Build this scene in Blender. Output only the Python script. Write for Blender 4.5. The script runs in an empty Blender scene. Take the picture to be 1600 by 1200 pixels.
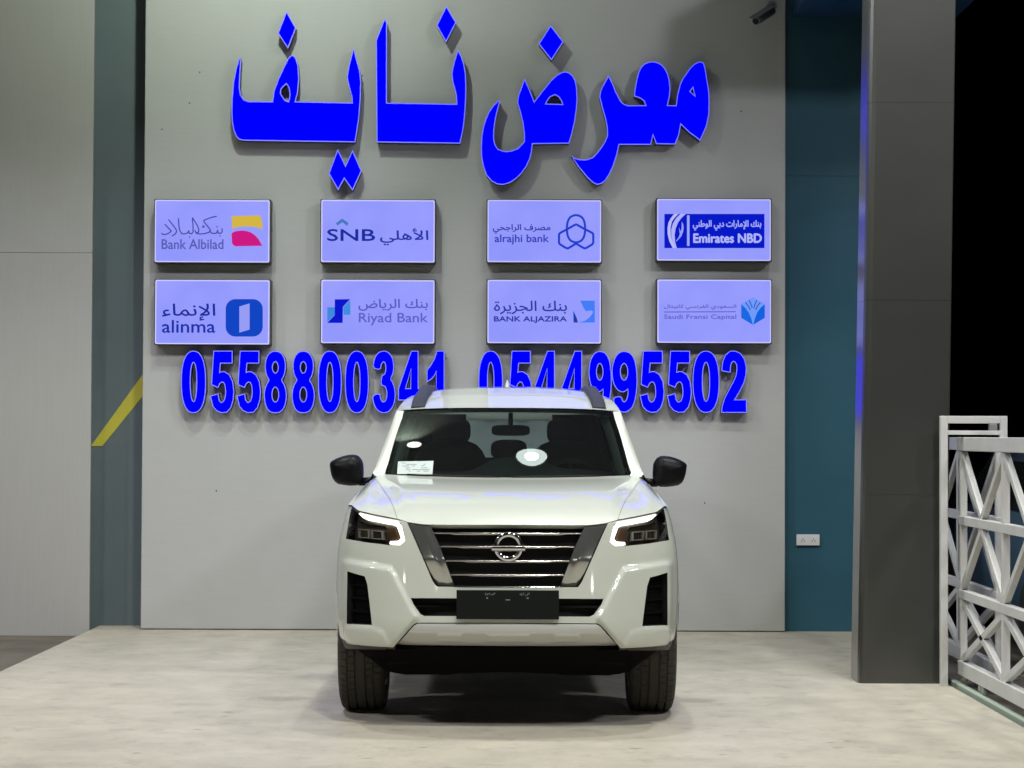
import bpy, bmesh, math, random
import numpy as np
from mathutils import Vector, Matrix
from mathutils.geometry import delaunay_2d_cdt

random.seed(7)
S = bpy.context.scene
COL = S.collection
R = math.radians

# ------------------------------------------------------------------ camera, sky, lamps, exposure
FPX = 3335.0
CAM = Vector((0.0, -16.5, 1.51))
cd = bpy.data.cameras.new('camera'); co = bpy.data.objects.new('camera', cd); COL.objects.link(co)
cd.sensor_width = 36.0; cd.lens = 36.0 * FPX / 1600.0; cd.clip_start = 0.1; cd.clip_end = 3000
CROT = Matrix.Rotation(R(90) + math.atan(80 / FPX), 3, 'X') @ Matrix.Rotation(0.0040, 3, 'Z')
co.matrix_world = Matrix.Translation(CAM) @ CROT.to_4x4()
S.camera = co

w = bpy.data.worlds.new('World'); S.world = w; w.use_nodes = True
wn = w.node_tree; bg = wn.nodes['Background']
sky = wn.nodes.new('ShaderNodeTexSky'); sky.sky_type = 'NISHITA'; sky.sun_disc = False
sky.sun_elevation = R(-9); sky.sun_rotation = R(200)
wn.links.new(sky.outputs[0], bg.inputs[0]); bg.inputs[1].default_value = 0.01   # night: the sun is well below the horizon
S.view_settings.view_transform = 'Standard'; S.view_settings.look = 'None'
S.view_settings.exposure = 0.0; S.view_settings.gamma = 1.0
S.cycles.max_bounces = 7; S.cycles.transparent_max_bounces = 12; S.cycles.sample_clamp_indirect = 4.0
S.cycles.caustics_reflective = False; S.cycles.caustics_refractive = False
S.cycles.use_denoising = True

def lamp(name, loc, target, power, color, size, spread=180):
    d = bpy.data.lights.new(name, 'AREA'); d.shape = 'DISK'; d.size = size; d.energy = power; d.color = color; d.spread = R(spread)
    o = bpy.data.objects.new(name, d); COL.objects.link(o)
    o.location = loc; o.rotation_euler = (Vector(target) - Vector(loc)).to_track_quat('-Z', 'Y').to_euler()
    return o
# the lamps whose reflections and shadows the photograph shows: one over the sign wall, one over the car, street floods behind the photographer; side floods are doubled and outer downlights added as fill
lamp('wall_lamp', (-1.65, -2.9, 6.5), (-2.3, 0, 5.3), 53, (0.88, 1.0, 0.84), 0.20, 125)
lamp('canopy_downlight_or_fill', (0.38, -3.54, 6.5), (0.38, -3.54, 0), 34, (0.93, 1.0, 0.93), 0.24, 95)
lamp('street_flood', (0.6, -9.6, 8.8), (0.0, -5.0, 0.3), 370, (1.0, 0.985, 0.80), 0.7)
for fx, fy, fz, tx, pw in ((-8.5, -8.2, 7.8, -2.4, 265), (-4.6, -11.0, 8.7, -2.0, 215), (7.5, -9.2, 8.0, 1.8, 285), (3.6, -11.5, 8.8, 1.4, 225)):
    lamp('street_flood', (fx, fy, fz), (tx, -2.0, 0.5), pw, (0.93, 0.94, 1.0), 0.9)  # each side flood split in two so the car's wall shadow fades
lamp('canopy_downlight_or_fill', (-2.5, -3.5, 6.5), (-2.5, -3.4, 0), 62, (0.96, 0.96, 1.0), 0.24, 112)  # added fill light for the left floor and lower wall, no fixture
lamp('canopy_downlight_or_fill', (2.3, -3.7, 6.5), (2.3, -3.6, 0), 62, (0.97, 0.96, 1.0), 0.24, 112)  # matching added fill on the right side, no fixture
for lx, ly, lz in ((-19, -33, 7.5), (-8.5, -36, 8.0), (2.5, -34, 7.6), (13, -37, 8.0)):
    lamp('street_lamp_light', (lx, ly, lz), (0, -4, 1), 60, (1.0, 0.97, 0.88), 0.35)

# ------------------------------------------------------------------ helpers
def at(px, py, Y):
    d = CROT @ Vector(((px - 800) / FPX, -(py - 600) / FPX, -1.0))
    return CAM + d * ((Y - CAM.y) / d.y)

def lin(c):
    c = c / 255.0
    return c / 12.92 if c <= 0.04045 else ((c + 0.055) / 1.055) ** 2.4
def srgb(r, g, b): return (lin(r), lin(g), lin(b))

def mat(name, col, rough=0.5, metal=0.0, emit=None, estr=1.0, coat=0.0, spec=None):
    m = bpy.data.materials.new(name); m.use_nodes = True
    b = m.node_tree.nodes['Principled BSDF']
    b.inputs['Base Color'].default_value = (*col, 1); b.inputs['Roughness'].default_value = rough; b.inputs['Metallic'].default_value = metal
    if emit: b.inputs['Emission Color'].default_value = (*emit, 1); b.inputs['Emission Strength'].default_value = estr
    if coat: b.inputs['Coat Weight'].default_value = coat; b.inputs['Coat Roughness'].default_value = 0.055
    if spec is not None: b.inputs['Specular IOR Level'].default_value = spec
    return m

def noisy(name, c0, c1, scale=(1, 1, 1), detail=6, rough=(0.5, 0.7), metal=0.0, bump=0.0, bscale=60, second=None, coat=0):
    m = mat(name, c0, rough[0], metal, coat=coat); nt = m.node_tree; N = nt.nodes; L = nt.links; b = N['Principled BSDF']
    tc = N.new('ShaderNodeTexCoord'); mp = N.new('ShaderNodeMapping'); mp.inputs['Scale'].default_value = scale
    L.new(tc.outputs['Object'], mp.inputs[0])
    n = N.new('ShaderNodeTexNoise'); n.inputs['Scale'].default_value = 1.0; n.inputs['Detail'].default_value = detail; n.inputs['Roughness'].default_value = 0.62
    L.new(mp.outputs[0], n.inputs['Vector'])
    mr = N.new('ShaderNodeMapRange'); mr.inputs[1].default_value = 0.32; mr.inputs[2].default_value = 0.68; L.new(n.outputs['Fac'], mr.inputs[0])
    mx = N.new('ShaderNodeMix'); mx.data_type = 'RGBA'; mx.inputs['A'].default_value = (*c0, 1); mx.inputs['B'].default_value = (*c1, 1)
    L.new(mr.outputs[0], mx.inputs['Factor']); out = mx.outputs['Result']
    if second:                                   # (colour, scale, low, high, strength)
        c2, sc2, lo, hi, amt = second
        mp2 = N.new('ShaderNodeMapping'); mp2.inputs['Scale'].default_value = sc2; mp2.inputs['Location'].default_value = (3.1, 7.7, 1.3); L.new(tc.outputs['Object'], mp2.inputs[0])
        n2 = N.new('ShaderNodeTexNoise'); n2.inputs['Scale'].default_value = 1; n2.inputs['Detail'].default_value = 8; n2.inputs['Roughness'].default_value = 0.7; L.new(mp2.outputs[0], n2.inputs['Vector'])
        r2 = N.new('ShaderNodeMapRange'); r2.inputs[1].default_value = lo; r2.inputs[2].default_value = hi; r2.inputs[4].default_value = amt; L.new(n2.outputs['Fac'], r2.inputs[0])
        m2 = N.new('ShaderNodeMix'); m2.data_type = 'RGBA'; m2.inputs['B'].default_value = (*c2, 1)
        L.new(r2.outputs[0], m2.inputs['Factor']); L.new(out, m2.inputs['A']); out = m2.outputs['Result']
    L.new(out, b.inputs['Base Color'])
    rr = N.new('ShaderNodeMapRange'); rr.inputs[3].default_value = rough[0]; rr.inputs[4].default_value = rough[1]; L.new(n.outputs['Fac'], rr.inputs[0]); L.new(rr.outputs[0], b.inputs['Roughness'])
    if bump:
        n3 = N.new('ShaderNodeTexNoise'); n3.inputs['Scale'].default_value = bscale; n3.inputs['Detail'].default_value = 4; L.new(tc.outputs['Object'], n3.inputs['Vector'])
        bp = N.new('ShaderNodeBump'); bp.inputs['Strength'].default_value = bump; bp.inputs['Distance'].default_value = 0.01
        L.new(n3.outputs['Fac'], bp.inputs['Height']); L.new(bp.outputs[0], b.inputs['Normal'])
    return m

def glass(name, tint, ior=1.5, rough=0.0, boost=1.0):
    m = bpy.data.materials.new(name); m.use_nodes = True; nt = m.node_tree; nt.nodes.remove(nt.nodes['Principled BSDF'])
    t = nt.nodes.new('ShaderNodeBsdfTransparent'); t.inputs[0].default_value = (*tint, 1)
    g = nt.nodes.new('ShaderNodeBsdfGlossy'); g.inputs['Roughness'].default_value = rough; g.inputs[0].default_value = (boost, boost, boost, 1)
    f = nt.nodes.new('ShaderNodeFresnel'); f.inputs[0].default_value = ior
    mx = nt.nodes.new('ShaderNodeMixShader'); nt.links.new(f.outputs[0], mx.inputs[0]); nt.links.new(t.outputs[0], mx.inputs[1]); nt.links.new(g.outputs[0], mx.inputs[2])
    nt.links.new(mx.outputs[0], nt.nodes['Material Output'].inputs[0])
    return m

def tag(o, label=None, cat=None, group=None, kind=None):
    for k, v in (('label', label), ('category', cat), ('group', group), ('kind', kind)):
        if v: o[k] = v
    return o

def root_of(o):
    while o.parent: o = o.parent
    return o

def empty(name, loc, label, cat, group=None):
    o = bpy.data.objects.new(name, None); COL.objects.link(o); o.location = loc; o.empty_display_size = 0.2
    return tag(o, label, cat, group)

class MB:
    """collects shapes in world coordinates; build() links them as one mesh object"""
    def __init__(self): self.v = []; self.f = []; self.mi = []; self.sm = []
    def add(self, verts, faces, mi=0, smooth=False):
        n = len(self.v); self.v += [tuple(p) for p in verts]
        for f in faces: self.f.append(tuple(i + n for i in f)); self.mi.append(mi); self.sm.append(smooth)
        return self
    def box(self, lo, hi, mi=0):
        x0, y0, z0 = lo; x1, y1, z1 = hi
        return self.add([(x0,y0,z0),(x1,y0,z0),(x1,y1,z0),(x0,y1,z0),(x0,y0,z1),(x1,y0,z1),(x1,y1,z1),(x0,y1,z1)],
                        [(0,3,2,1),(4,5,6,7),(0,1,5,4),(1,2,6,5),(2,3,7,6),(3,0,4,7)], mi)
    def bar(self, p, q, w, d, side=(1, 0, 0), mi=0):
        p = Vector(p); q = Vector(q); t = (q - p).normalized(); s = Vector(side); s = (s - t * s.dot(t)).normalized(); u = t.cross(s)
        vs = [b + s * (a * d / 2) + u * (c * w / 2) for b in (p, q) for a, c in ((-1,-1),(1,-1),(1,1),(-1,1))]
        return self.add(vs, [(3,2,1,0),(4,5,6,7),(0,1,5,4),(1,2,6,5),(2,3,7,6),(3,0,4,7)], mi)
    def grid(self, rows, mi=0, smooth=True, close=False, flip=False):
        nr, nc = len(rows), len(rows[0]); vs = [p for r in rows for p in r]; fs = []
        for i in range(nr - 1):
            for j in range(nc if close else nc - 1):
                q = (i*nc + j, i*nc + (j+1) % nc, (i+1)*nc + (j+1) % nc, (i+1)*nc + j)
                fs.append(q[::-1] if flip else q)
        return self.add(vs, fs, mi, smooth)
    def tube(self, pts, r, n=8, mi=0, smooth=True):
        rows = []; pts = [Vector(p) for p in pts]
        for i, p in enumerate(pts):
            t = (pts[min(i+1, len(pts)-1)] - pts[max(i-1, 0)]).normalized()
            a = Vector((0, 0, 1)) if abs(t.z) < 0.9 else Vector((1, 0, 0)); a = (a - t * a.dot(t)).normalized(); b = t.cross(a)
            rr = r[i] if isinstance(r, (list, tuple)) else r
            rows.append([p + (a * math.cos(k*2*math.pi/n) + b * math.sin(k*2*math.pi/n)) * rr for k in range(n)])
        self.grid(rows, mi, smooth, close=True)
        m = len(self.v); nr = len(rows)
        self.f.append(tuple(range(m - n*nr + n - 1, m - n*nr - 1, -1))); self.f.append(tuple(range(m - n, m))); self.mi += [mi, mi]; self.sm += [False, False]
        return self
    def build(self, name, mats, parent=None, base=None, bevel=0, label=None, cat=None, group=None, kind=None, fixn=False):
        if not isinstance(mats, (list, tuple)): mats = [mats]
        base = root_of(parent).location.copy() if parent else Vector(base if base is not None else (0, 0, 0))
        me = bpy.data.meshes.new(name); me.from_pydata([(p[0]-base.x, p[1]-base.y, p[2]-base.z) for p in self.v], [], self.f)
        for m in mats: me.materials.append(m)
        me.polygons.foreach_set('material_index', self.mi); me.polygons.foreach_set('use_smooth', self.sm)
        if fixn:
            bm = bmesh.new(); bm.from_mesh(me); bmesh.ops.remove_doubles(bm, verts=bm.verts, dist=1e-5); bmesh.ops.recalc_face_normals(bm, faces=bm.faces); bm.to_mesh(me); bm.free()
        me.update()
        o = bpy.data.objects.new(name, me); COL.objects.link(o)
        if parent: o.parent = parent
        else: o.location = base
        if bevel:
            b = o.modifiers.new('bevel', 'BEVEL'); b.width = bevel; b.segments = 2; b.limit_method = 'ANGLE'; b.angle_limit = R(40)
        return tag(o, label, cat, group, kind)

# 2-D polygon tools -------------------------------------------------
def inside(P, poly):
    P = np.asarray(P, float); q = np.asarray(poly, float); x, y = P[:, 0], P[:, 1]; r = np.zeros(len(P), bool); j = len(q) - 1
    for i in range(len(q)):
        xi, yi = q[i]; xj, yj = q[j]
        c = ((yi > y) != (yj > y)) & (x < (xj - xi) * (y - yi) / ((yj - yi) if yj != yi else 1e-12) + xi); r ^= c; j = i
    return r
def dist(P, poly, closed=True):
    P = np.asarray(P, float); q = np.asarray(poly, float); d = np.full(len(P), 1e9)
    for i in range(len(q) if closed else len(q) - 1):
        a, b = q[i], q[(i+1) % len(q)]; ab = b - a; t = np.clip(((P - a) @ ab) / max(ab @ ab, 1e-12), 0, 1)
        d = np.minimum(d, np.linalg.norm(P - (a + t[:, None] * ab), axis=1))
    return d
def resample(poly, step, closed=True):
    out = []; n = len(poly)
    for i in range(n if closed else n - 1):
        a = np.array(poly[i], float); b = np.array(poly[(i+1) % n], float); k = max(1, int(math.ceil(np.linalg.norm(b - a) / step)))
        out += [tuple(a + (b - a) * t / k) for t in range(k)]
    if not closed: out.append(tuple(poly[-1]))
    return out
def smooth_loop(poly, it=2):
    for _ in range(it):
        n = len(poly); out = []
        for i in range(n):
            a = np.array(poly[i], float); b = np.array(poly[(i+1) % n], float); out += [tuple(a*.75 + b*.25), tuple(a*.25 + b*.75)]
        poly = out
    return poly
def fill(outer, holes=(), step=None):
    loops = [list(outer)] + [list(h) for h in holes]; pts = []; ed = []
    for l in loops:
        n = len(pts); pts += [Vector((float(p[0]), float(p[1]))) for p in l]; ed += [(n + i, n + (i+1) % len(l)) for i in range(len(l))]
    if step:
        o = np.asarray(outer, float); lo, hi = o.min(0), o.max(0)
        g = np.array([(x + (step/2 if k % 2 else 0), y) for k, y in enumerate(np.arange(lo[1], hi[1], step * .87)) for x in np.arange(lo[0], hi[0], step)])
        m = inside(g, outer)
        for h in holes: m &= ~inside(g, h)
        g = g[m]
        for l in loops: g = g[dist(g, l) > step * .45]
        pts += [Vector((float(p[0]), float(p[1]))) for p in g]
    v, _e, f, *_ = delaunay_2d_cdt(pts, ed, [], 0, 1e-7)
    V = np.array([(p[0], p[1]) for p in v]); F = np.array([t for t in f if len(t) == 3], int); c = V[F].mean(1)
    m = inside(c, outer)
    for h in holes: m &= ~inside(c, h)
    return V, [tuple(int(i) for i in t) for t in F[m]]
def boundary(faces):
    cnt = {}
    for f in faces:
        for i in range(len(f)): e = (f[i], f[(i+1) % len(f)]); cnt[tuple(sorted(e))] = cnt.get(tuple(sorted(e)), []) + [e]
    return [e[0] for e in cnt.values() if len(e) == 1]

def smst(x, a, b):
    t = np.clip((np.asarray(x, float) - a) / (b - a), 0, 1); return t * t * (3 - 2 * t)

# ------------------------------------------------------------------ materials
M = {}
M['panel'] = noisy('panel_cladding', (0.415, 0.42, 0.415), (0.435, 0.44, 0.435), (5, 5, 60), 4, (0.5, 0.62), bump=0.03, bscale=90, second=((0.36, 0.36, 0.35), (0.7, 0.7, 0.5), 0.5, 0.8, 0.5))
M['leftwall'] = noisy('beige_cladding', (0.37, 0.365, 0.355), (0.39, 0.385, 0.37), (45, 5, 2.0), 5, (0.5, 0.62), bump=0.03, bscale=90, second=((0.30, 0.29, 0.27), (0.6, 0.6, 0.8), 0.5, 0.8, 0.5))
M['recess'] = noisy('green_grey_paint', (0.105, 0.140, 0.155), (0.118, 0.153, 0.170), (3, 3, 3), 5, (0.5, 0.65), bump=0.04)
M['blue_wall'] = noisy('teal_blue_cladding', (0.027, 0.088, 0.128), (0.030, 0.097, 0.140), (2, 2, 4), 5, (0.32, 0.42), bump=0.02)
M['blue_wall'].node_tree.nodes['Principled BSDF'].inputs['Specular IOR Level'].default_value = 0.25
M['yellow'] = mat('yellow_paint', (0.55, 0.50, 0.05), 0.55)
M['pillar'] = noisy('dark_grey_composite', (0.044, 0.046, 0.042), (0.048, 0.050, 0.046), (2, 2, 3), 5, (0.30, 0.36), metal=0.35, bump=0.008, coat=0.85)
M['pillar'].node_tree.nodes['Principled BSDF'].inputs['Coat Roughness'].default_value = 0.22
M['soffit'] = mat('blue_soffit_cladding', (0.02, 0.07, 0.17), 0.35)
M['concrete'] = noisy('pale_concrete', (0.545, 0.505, 0.41), (0.41, 0.38, 0.315), (2.6, 2.4, 1), 14, (0.36, 0.72), bump=0.35, bscale=30, second=((0.25, 0.235, 0.205), (7.0, 6.5, 1), 0.54, 0.76, 0.7))
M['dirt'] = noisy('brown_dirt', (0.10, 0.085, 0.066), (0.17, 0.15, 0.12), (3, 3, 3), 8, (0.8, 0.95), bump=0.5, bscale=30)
M['stone'] = noisy('rubble_stone', (0.25, 0.23, 0.19), (0.36, 0.34, 0.29), (20, 20, 20), 4, (0.7, 0.9))
M['gate'] = noisy('white_gate_paint', (0.55, 0.55, 0.54), (0.62, 0.62, 0.61), (6, 6, 6), 5, (0.4, 0.55), bump=0.03, second=((0.40, 0.38, 0.34), (9, 9, 9), 0.62, 0.8, 0.5))
M['rail'] = mat('pale_green_rail', (0.42, 0.50, 0.42), 0.45, 0.1)
M['post'] = mat('galvanised_post', (0.30, 0.31, 0.31), 0.45, 0.4)
M['blue_lit'] = mat('lit_blue_acrylic', (0.0, 0.0, 0.25), 0.4, emit=(0.0, 0.0, 1.0), estr=2.2, spec=0.0)
M['rim'] = mat('lit_letter_edge', (0.2, 0.2, 0.4), 0.4, emit=srgb(108, 108, 240), estr=0.75)
M['casing'] = mat('navy_letter_side', (0.02, 0.02, 0.10), 0.5)
M['boxside'] = mat('dark_metal_case', (0.06, 0.063, 0.072), 0.45, 0.3)
M['bezel'] = mat('pale_light_edge', (0.3, 0.3, 0.4), 0.5, emit=srgb(178, 176, 230), estr=0.85)
def lightbox_material():
    m = mat('lit_lavender_panel', (0.3, 0.3, 0.45), 0.4, emit=(1, 1, 1), estr=1.0, spec=0.3); nt = m.node_tree; b = nt.nodes['Principled BSDF']
    tc = nt.nodes.new('ShaderNodeTexCoord'); n = nt.nodes.new('ShaderNodeTexNoise'); n.inputs['Scale'].default_value = 2.6; n.inputs['Detail'].default_value = 2
    nt.links.new(tc.outputs['Object'], n.inputs['Vector'])
    mx = nt.nodes.new('ShaderNodeMix'); mx.data_type = 'RGBA'; mx.inputs['A'].default_value = (*srgb(124, 134, 244), 1); mx.inputs['B'].default_value = (*srgb(160, 163, 254), 1)
    nt.links.new(n.outputs['Fac'], mx.inputs['Factor']); nt.links.new(mx.outputs['Result'], b.inputs['Emission Color']); b.inputs['Base Color'].default_value = (0.02, 0.02, 0.03, 1)
    return m
M['lightbox'] = lightbox_material()
_prints = {}
def ink(r, g, b):
    k = (r, g, b)
    if k not in _prints: _prints[k] = mat('backlit_print', (0.004, 0.004, 0.006), 0.6, emit=srgb(r, g, b), estr=0.97, spec=0.0)
    return _prints[k]

# car
M['paint'] = mat('pearl_white_paint', (0.56, 0.59, 0.525), 0.32, 0.0, coat=1.0)
M['paint'].node_tree.nodes['Principled BSDF'].inputs['Roughness'].default_value = 0.38
M['skid'] = mat('silver_skid_plate', (0.55, 0.55, 0.52), 0.34, 0.4)
M['black'] = mat('black_plastic', (0.007, 0.007, 0.0075), 0.6, spec=0.25)
M['lip'] = mat('dark_grey_lip_plastic', (0.026, 0.026, 0.021), 0.55)
M['gloss_black'] = mat('gloss_black_plastic', (0.006, 0.006, 0.007), 0.12)
M['under'] = mat('underbody_black', (0.004, 0.004, 0.004), 0.9, spec=0.05)
M['mirror_black'] = mat('satin_black_shell', (0.004, 0.004, 0.005), 0.42, spec=0.14)
M['railgrey'] = mat('dark_grey_rail_plastic', (0.030, 0.032, 0.036), 0.5, spec=0.35)
M['chrome'] = mat('chrome', (0.62, 0.63, 0.64), 0.09, 1.0)
M['smoke_chrome'] = mat('smoked_chrome', (0.50, 0.51, 0.49), 0.15, 0.88)
M['bar_chrome'] = mat('dark_chrome', (0.46, 0.44, 0.45), 0.2, 1.0)
M['rubber'] = noisy('tyre_rubber', (0.034, 0.031, 0.025), (0.048, 0.043, 0.033), (14, 14, 14), 4, (0.75, 0.9))
M['alloy'] = mat('alloy_wheel', (0.4, 0.4, 0.41), 0.3, 0.9)
M['windscreen'] = glass('windscreen_glass', (0.32, 0.40, 0.39), 1.8)
M['sideglass'] = glass('side_glass', (0.22, 0.26, 0.25), 1.5)
M['rearglass'] = glass('rear_glass', (0.85, 0.92, 0.92), 1.5)
M['clear'] = glass('lamp_lens_clear', (0.93, 0.93, 0.93), 1.45)
M['seam'] = mat('panel_gap_grey', (0.12, 0.125, 0.12), 0.6)
M['frit'] = mat('black_glass_border', (0.010, 0.012, 0.011), 0.12)
M['cabin'] = mat('dark_cabin_trim', (0.040, 0.046, 0.050), 0.55)
M['cabin_dark'] = mat('black_cabin_trim', (0.010, 0.012, 0.013), 0.8)
M['dash'] = mat('grey_dashboard', (0.085, 0.10, 0.108), 0.6)
M['seat'] = noisy('charcoal_seat_cloth', (0.005, 0.007, 0.009), (0.007, 0.009, 0.011), (12, 12, 12), 4, (0.8, 0.9))
M['headliner'] = mat('pale_headliner', (0.10, 0.105, 0.10), 0.85)
M['trim_pale'] = mat('pale_pillar_trim', (0.50, 0.50, 0.47), 0.8)
M['drl'] = mat('lit_running_light', (0.8, 0.8, 0.8), 0.3, emit=(1.0, 0.97, 0.92), estr=2.6)
M['amber'] = mat('amber_indicator', (0.085, 0.045, 0.02), 0.3)
M['lamp_house'] = mat('lamp_housing_brown', (0.10, 0.088, 0.062), 0.3, 0.6)
M['bezel_bright'] = mat('bright_lamp_bezel', (0.62, 0.58, 0.48), 0.28, 0.55)
M['projector'] = mat('projector_lens', (0.20, 0.18, 0.13), 0.12, 0.8)
M['paper'] = mat('white_sticker_paper', (0.46, 0.52, 0.50), 0.6)
M['print'] = mat('grey_sticker_print', (0.16, 0.2, 0.2), 0.6)
M['plate'] = mat('black_plate', (0.006, 0.008, 0.008), 0.5, spec=0.2)
M['plate_print'] = mat('grey_plate_print', (0.25, 0.26, 0.26), 0.5)
M['white_plastic'] = mat('white_socket_plastic', (0.62, 0.62, 0.64), 0.4)
M['cctv'] = mat('grey_camera_shell', (0.20, 0.21, 0.205), 0.45)
M['cctv_glass'] = mat('camera_window', (0.01, 0.01, 0.015), 0.1)
M['parked_blue'] = mat('blue_grey_car_paint', (0.06, 0.085, 0.13), 0.3, 0.2, coat=1.0)

# ------------------------------------------------------------------ the setting
g = MB().box((-60, -60, -0.35), (60, 120, -0.05)); g.build('ground', M['dirt'], kind='structure')
SL, SR = -3.235, 2.67
g = MB()
g.box((SL, -30, -0.30), (SR, 0.60, 0.0)); g.build('concrete_pavement', M['concrete'], kind='structure')

PL, PR = at(219.5, 985, 0).x, at(1226.5, 985, 0).x
MB().box((PL, 0, 0.007), (PR, 0.33, 5.6)).build('wall', M['panel'], base=(0, 0, 0), label='pale grey clad wall behind the car carrying the blue letters and bank signs', cat='wall', bevel=0.006, kind='thing')
MB().box((PL + .01, .012, -.02), (PR - .01, .3, .0065)).build('dirt', M['dirt'], base=(0, 0, 0), label='dark gap line along the foot of the grey sign wall', cat='dirt', kind='stuff')  # dark strip set in the gap under the wall panel
wallo = bpy.data.objects['wall']
for px, py in ((338, 767), (312, 113), (296, 161), (253, 202), (1101, 786), (1158, 174), (697, 560), (1193, 440), (566, 118), (955, 700)):
    p = at(px, py, 0); MB().add([(p.x + .006 * math.cos(t), -.0015, p.z + .006 * math.sin(t)) for t in np.linspace(0, 2*math.pi, 9)[:-1]], [tuple(range(8))]).build('screw', M['black'], wallo)
def gpt(px, py):
    d = CROT @ Vector(((px - 800) / FPX, -(py - 600) / FPX, -1.0)); k = -CAM.z / d.z; return CAM + d * k
mk = MB()
for px, py, ln in ((425, 1033, 26), (432, 1036, 14), (345, 1113, 22), (455, 1018, 20), (1118, 1101, 18), (1062, 1139, 20), (205, 1177, 16), (715, 1128, 12), (655, 1168, 14), (905, 1122, 16), (1180, 1128, 22), (1290, 1160, 16), (1302, 1168, 20), (1318, 1158, 12), (980, 1170, 26), (300, 1140, 18), (560, 1185, 24), (1120, 1180, 16)):
    a, b = gpt(px, py), gpt(px + ln, py + random.uniform(-1.5, .5)); n_ = Vector((0, random.uniform(.006, .02), 0)); m_ = (a + b) / 2
    mk.add([(q.x, q.y, .0012) for q in (a, m_ - n_, b, m_ + n_ * .6)], [(0, 1, 2, 3)])
mk.build('tyre_marks', mat('dark_rubber_mark', (.33, .31, .27), .8), bpy.data.objects['concrete_pavement'])
# left wall, two cladding sheets with a joint between them
zj = at(70, 395, -0.02).z
LX = at(141.5, 700, -0.02).x
lw = MB().box((-9, -0.02, -0.05), (LX, 0.012, zj - 0.0012)).box((-9, -0.02, zj + 0.0012), (LX, 0.012, 5.6)).box((-8.9, -0.014, zj - 0.01), (LX - 0.01, 0.010, zj + 0.01))
lw.build('wall', M['leftwall'], base=(LX, 0, 0), label='beige grey clad wall at the left edge beside the green grey recess', cat='wall', bevel=0.003, kind='thing')
RY = 0.34
MB().box((-4.3, RY, -0.06), (PL + 0.4, 0.6, 5.6)).box((-9, 0.0125, -0.06), (LX - .35, RY - .002, 5.6)).build('wall', M['recess'], base=(PL, RY, 0), label='narrow dark green grey wall recessed between beige wall and sign wall', cat='wall', kind='thing')
a = [at(p[0], p[1], RY - 0.004) for p in ((142, 697), (160, 697), (231, 609), (231, 574))]
MB().add([(p.x, p.y, p.z) for p in a], [(0, 1, 2, 3)]).build('stripe', M['yellow'], base=tuple(a[0]), label='slanted yellow stripe painted on the dark recessed wall', cat='stripe', kind='thing')
BY = 0.07
b1, b2, b3 = at(1300, 147, BY).z, at(1300, 275, BY).z, at(1300, 760, BY).z
bw = MB(); zs = [-0.02, b2 - .001, b2 + .001, 5.6]
bw.box((PR - 0.05, BY, -0.02), (3.31, 0.5, b2 - 0.001)).box((PR - 0.05, BY, b2 + 0.001), (3.31, 0.5, 5.6)).box((PR, BY + .012, b2 - .01), (3.30, .49, b2 + .01))
bw.build('wall', M['blue_wall'], base=(PR, BY, 0), label='teal blue wall between the grey sign wall and dark pillar', cat='wall', kind='thing')
MB().box((PR + 0.06, -1.45, 4.78), (3.45, BY - 0.002, 5.25)).build('soffit', M['soffit'], base=(2.8, -0.5, 4.78), label='blue clad soffit overhanging the top of the teal wall', cat='soffit', kind='thing')

# the canopy over the sign wall, above the frame: it keeps the street floods off the top of the wall and is mirrored in the windscreen
M['ceiling'] = mat('canopy_ceiling_panel', (0.40, 0.44, 0.40), 0.6)
cn = MB().box((-9, -5.5, 6.72), (3.45, 0.6, 6.9)).box((-9, -5.62, 6.08), (3.45, -5.50, 7.3))
cn.build('canopy_ceiling', M['ceiling'], base=(0, -3, 6.72), kind='structure')
c2_ = empty('ceiling_lamp', (-1.65, -2.9, 6.5), 'small ceiling lamp near the sign wall, mirrored at the windscreen top corner', 'ceiling lamp')
MB().tube([(-1.65, -2.9, 6.64), (-1.65, -2.9, 6.719)], .15, 24).build('housing', M['white_plastic'], c2_)
MB().add([(-1.65 + .13 * math.cos(t), -2.9 + .13 * math.sin(t), 6.636) for t in np.linspace(0, 2 * math.pi, 25)[:-1]], [tuple(range(23, -1, -1))]).build('diffuser', mat('lit_diffuser', (.6, .6, .6), .5, emit=(.95, 1, .9), estr=12.0), c2_)
cl_ = empty('ceiling_lamp', (0.38, -3.54, 6.52), 'round white ceiling lamp above the car, seen mirrored in its windscreen', 'ceiling lamp')
MB().tube([(0.38, -3.54, 6.515), (0.38, -3.54, 6.719)], .31, 32).build('housing', M['white_plastic'], cl_)
dm_ = [(0.38 + .27 * math.cos(t), -3.54 + .27 * math.sin(t), 6.512) for t in np.linspace(0, 2 * math.pi, 33)[:-1]]
MB().add(dm_, [tuple(range(31, -1, -1))]).build('diffuser', mat('lit_diffuser', (.6, .6, .6), .5, emit=(.85, 1, .95), estr=7.0), cl_)

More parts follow.
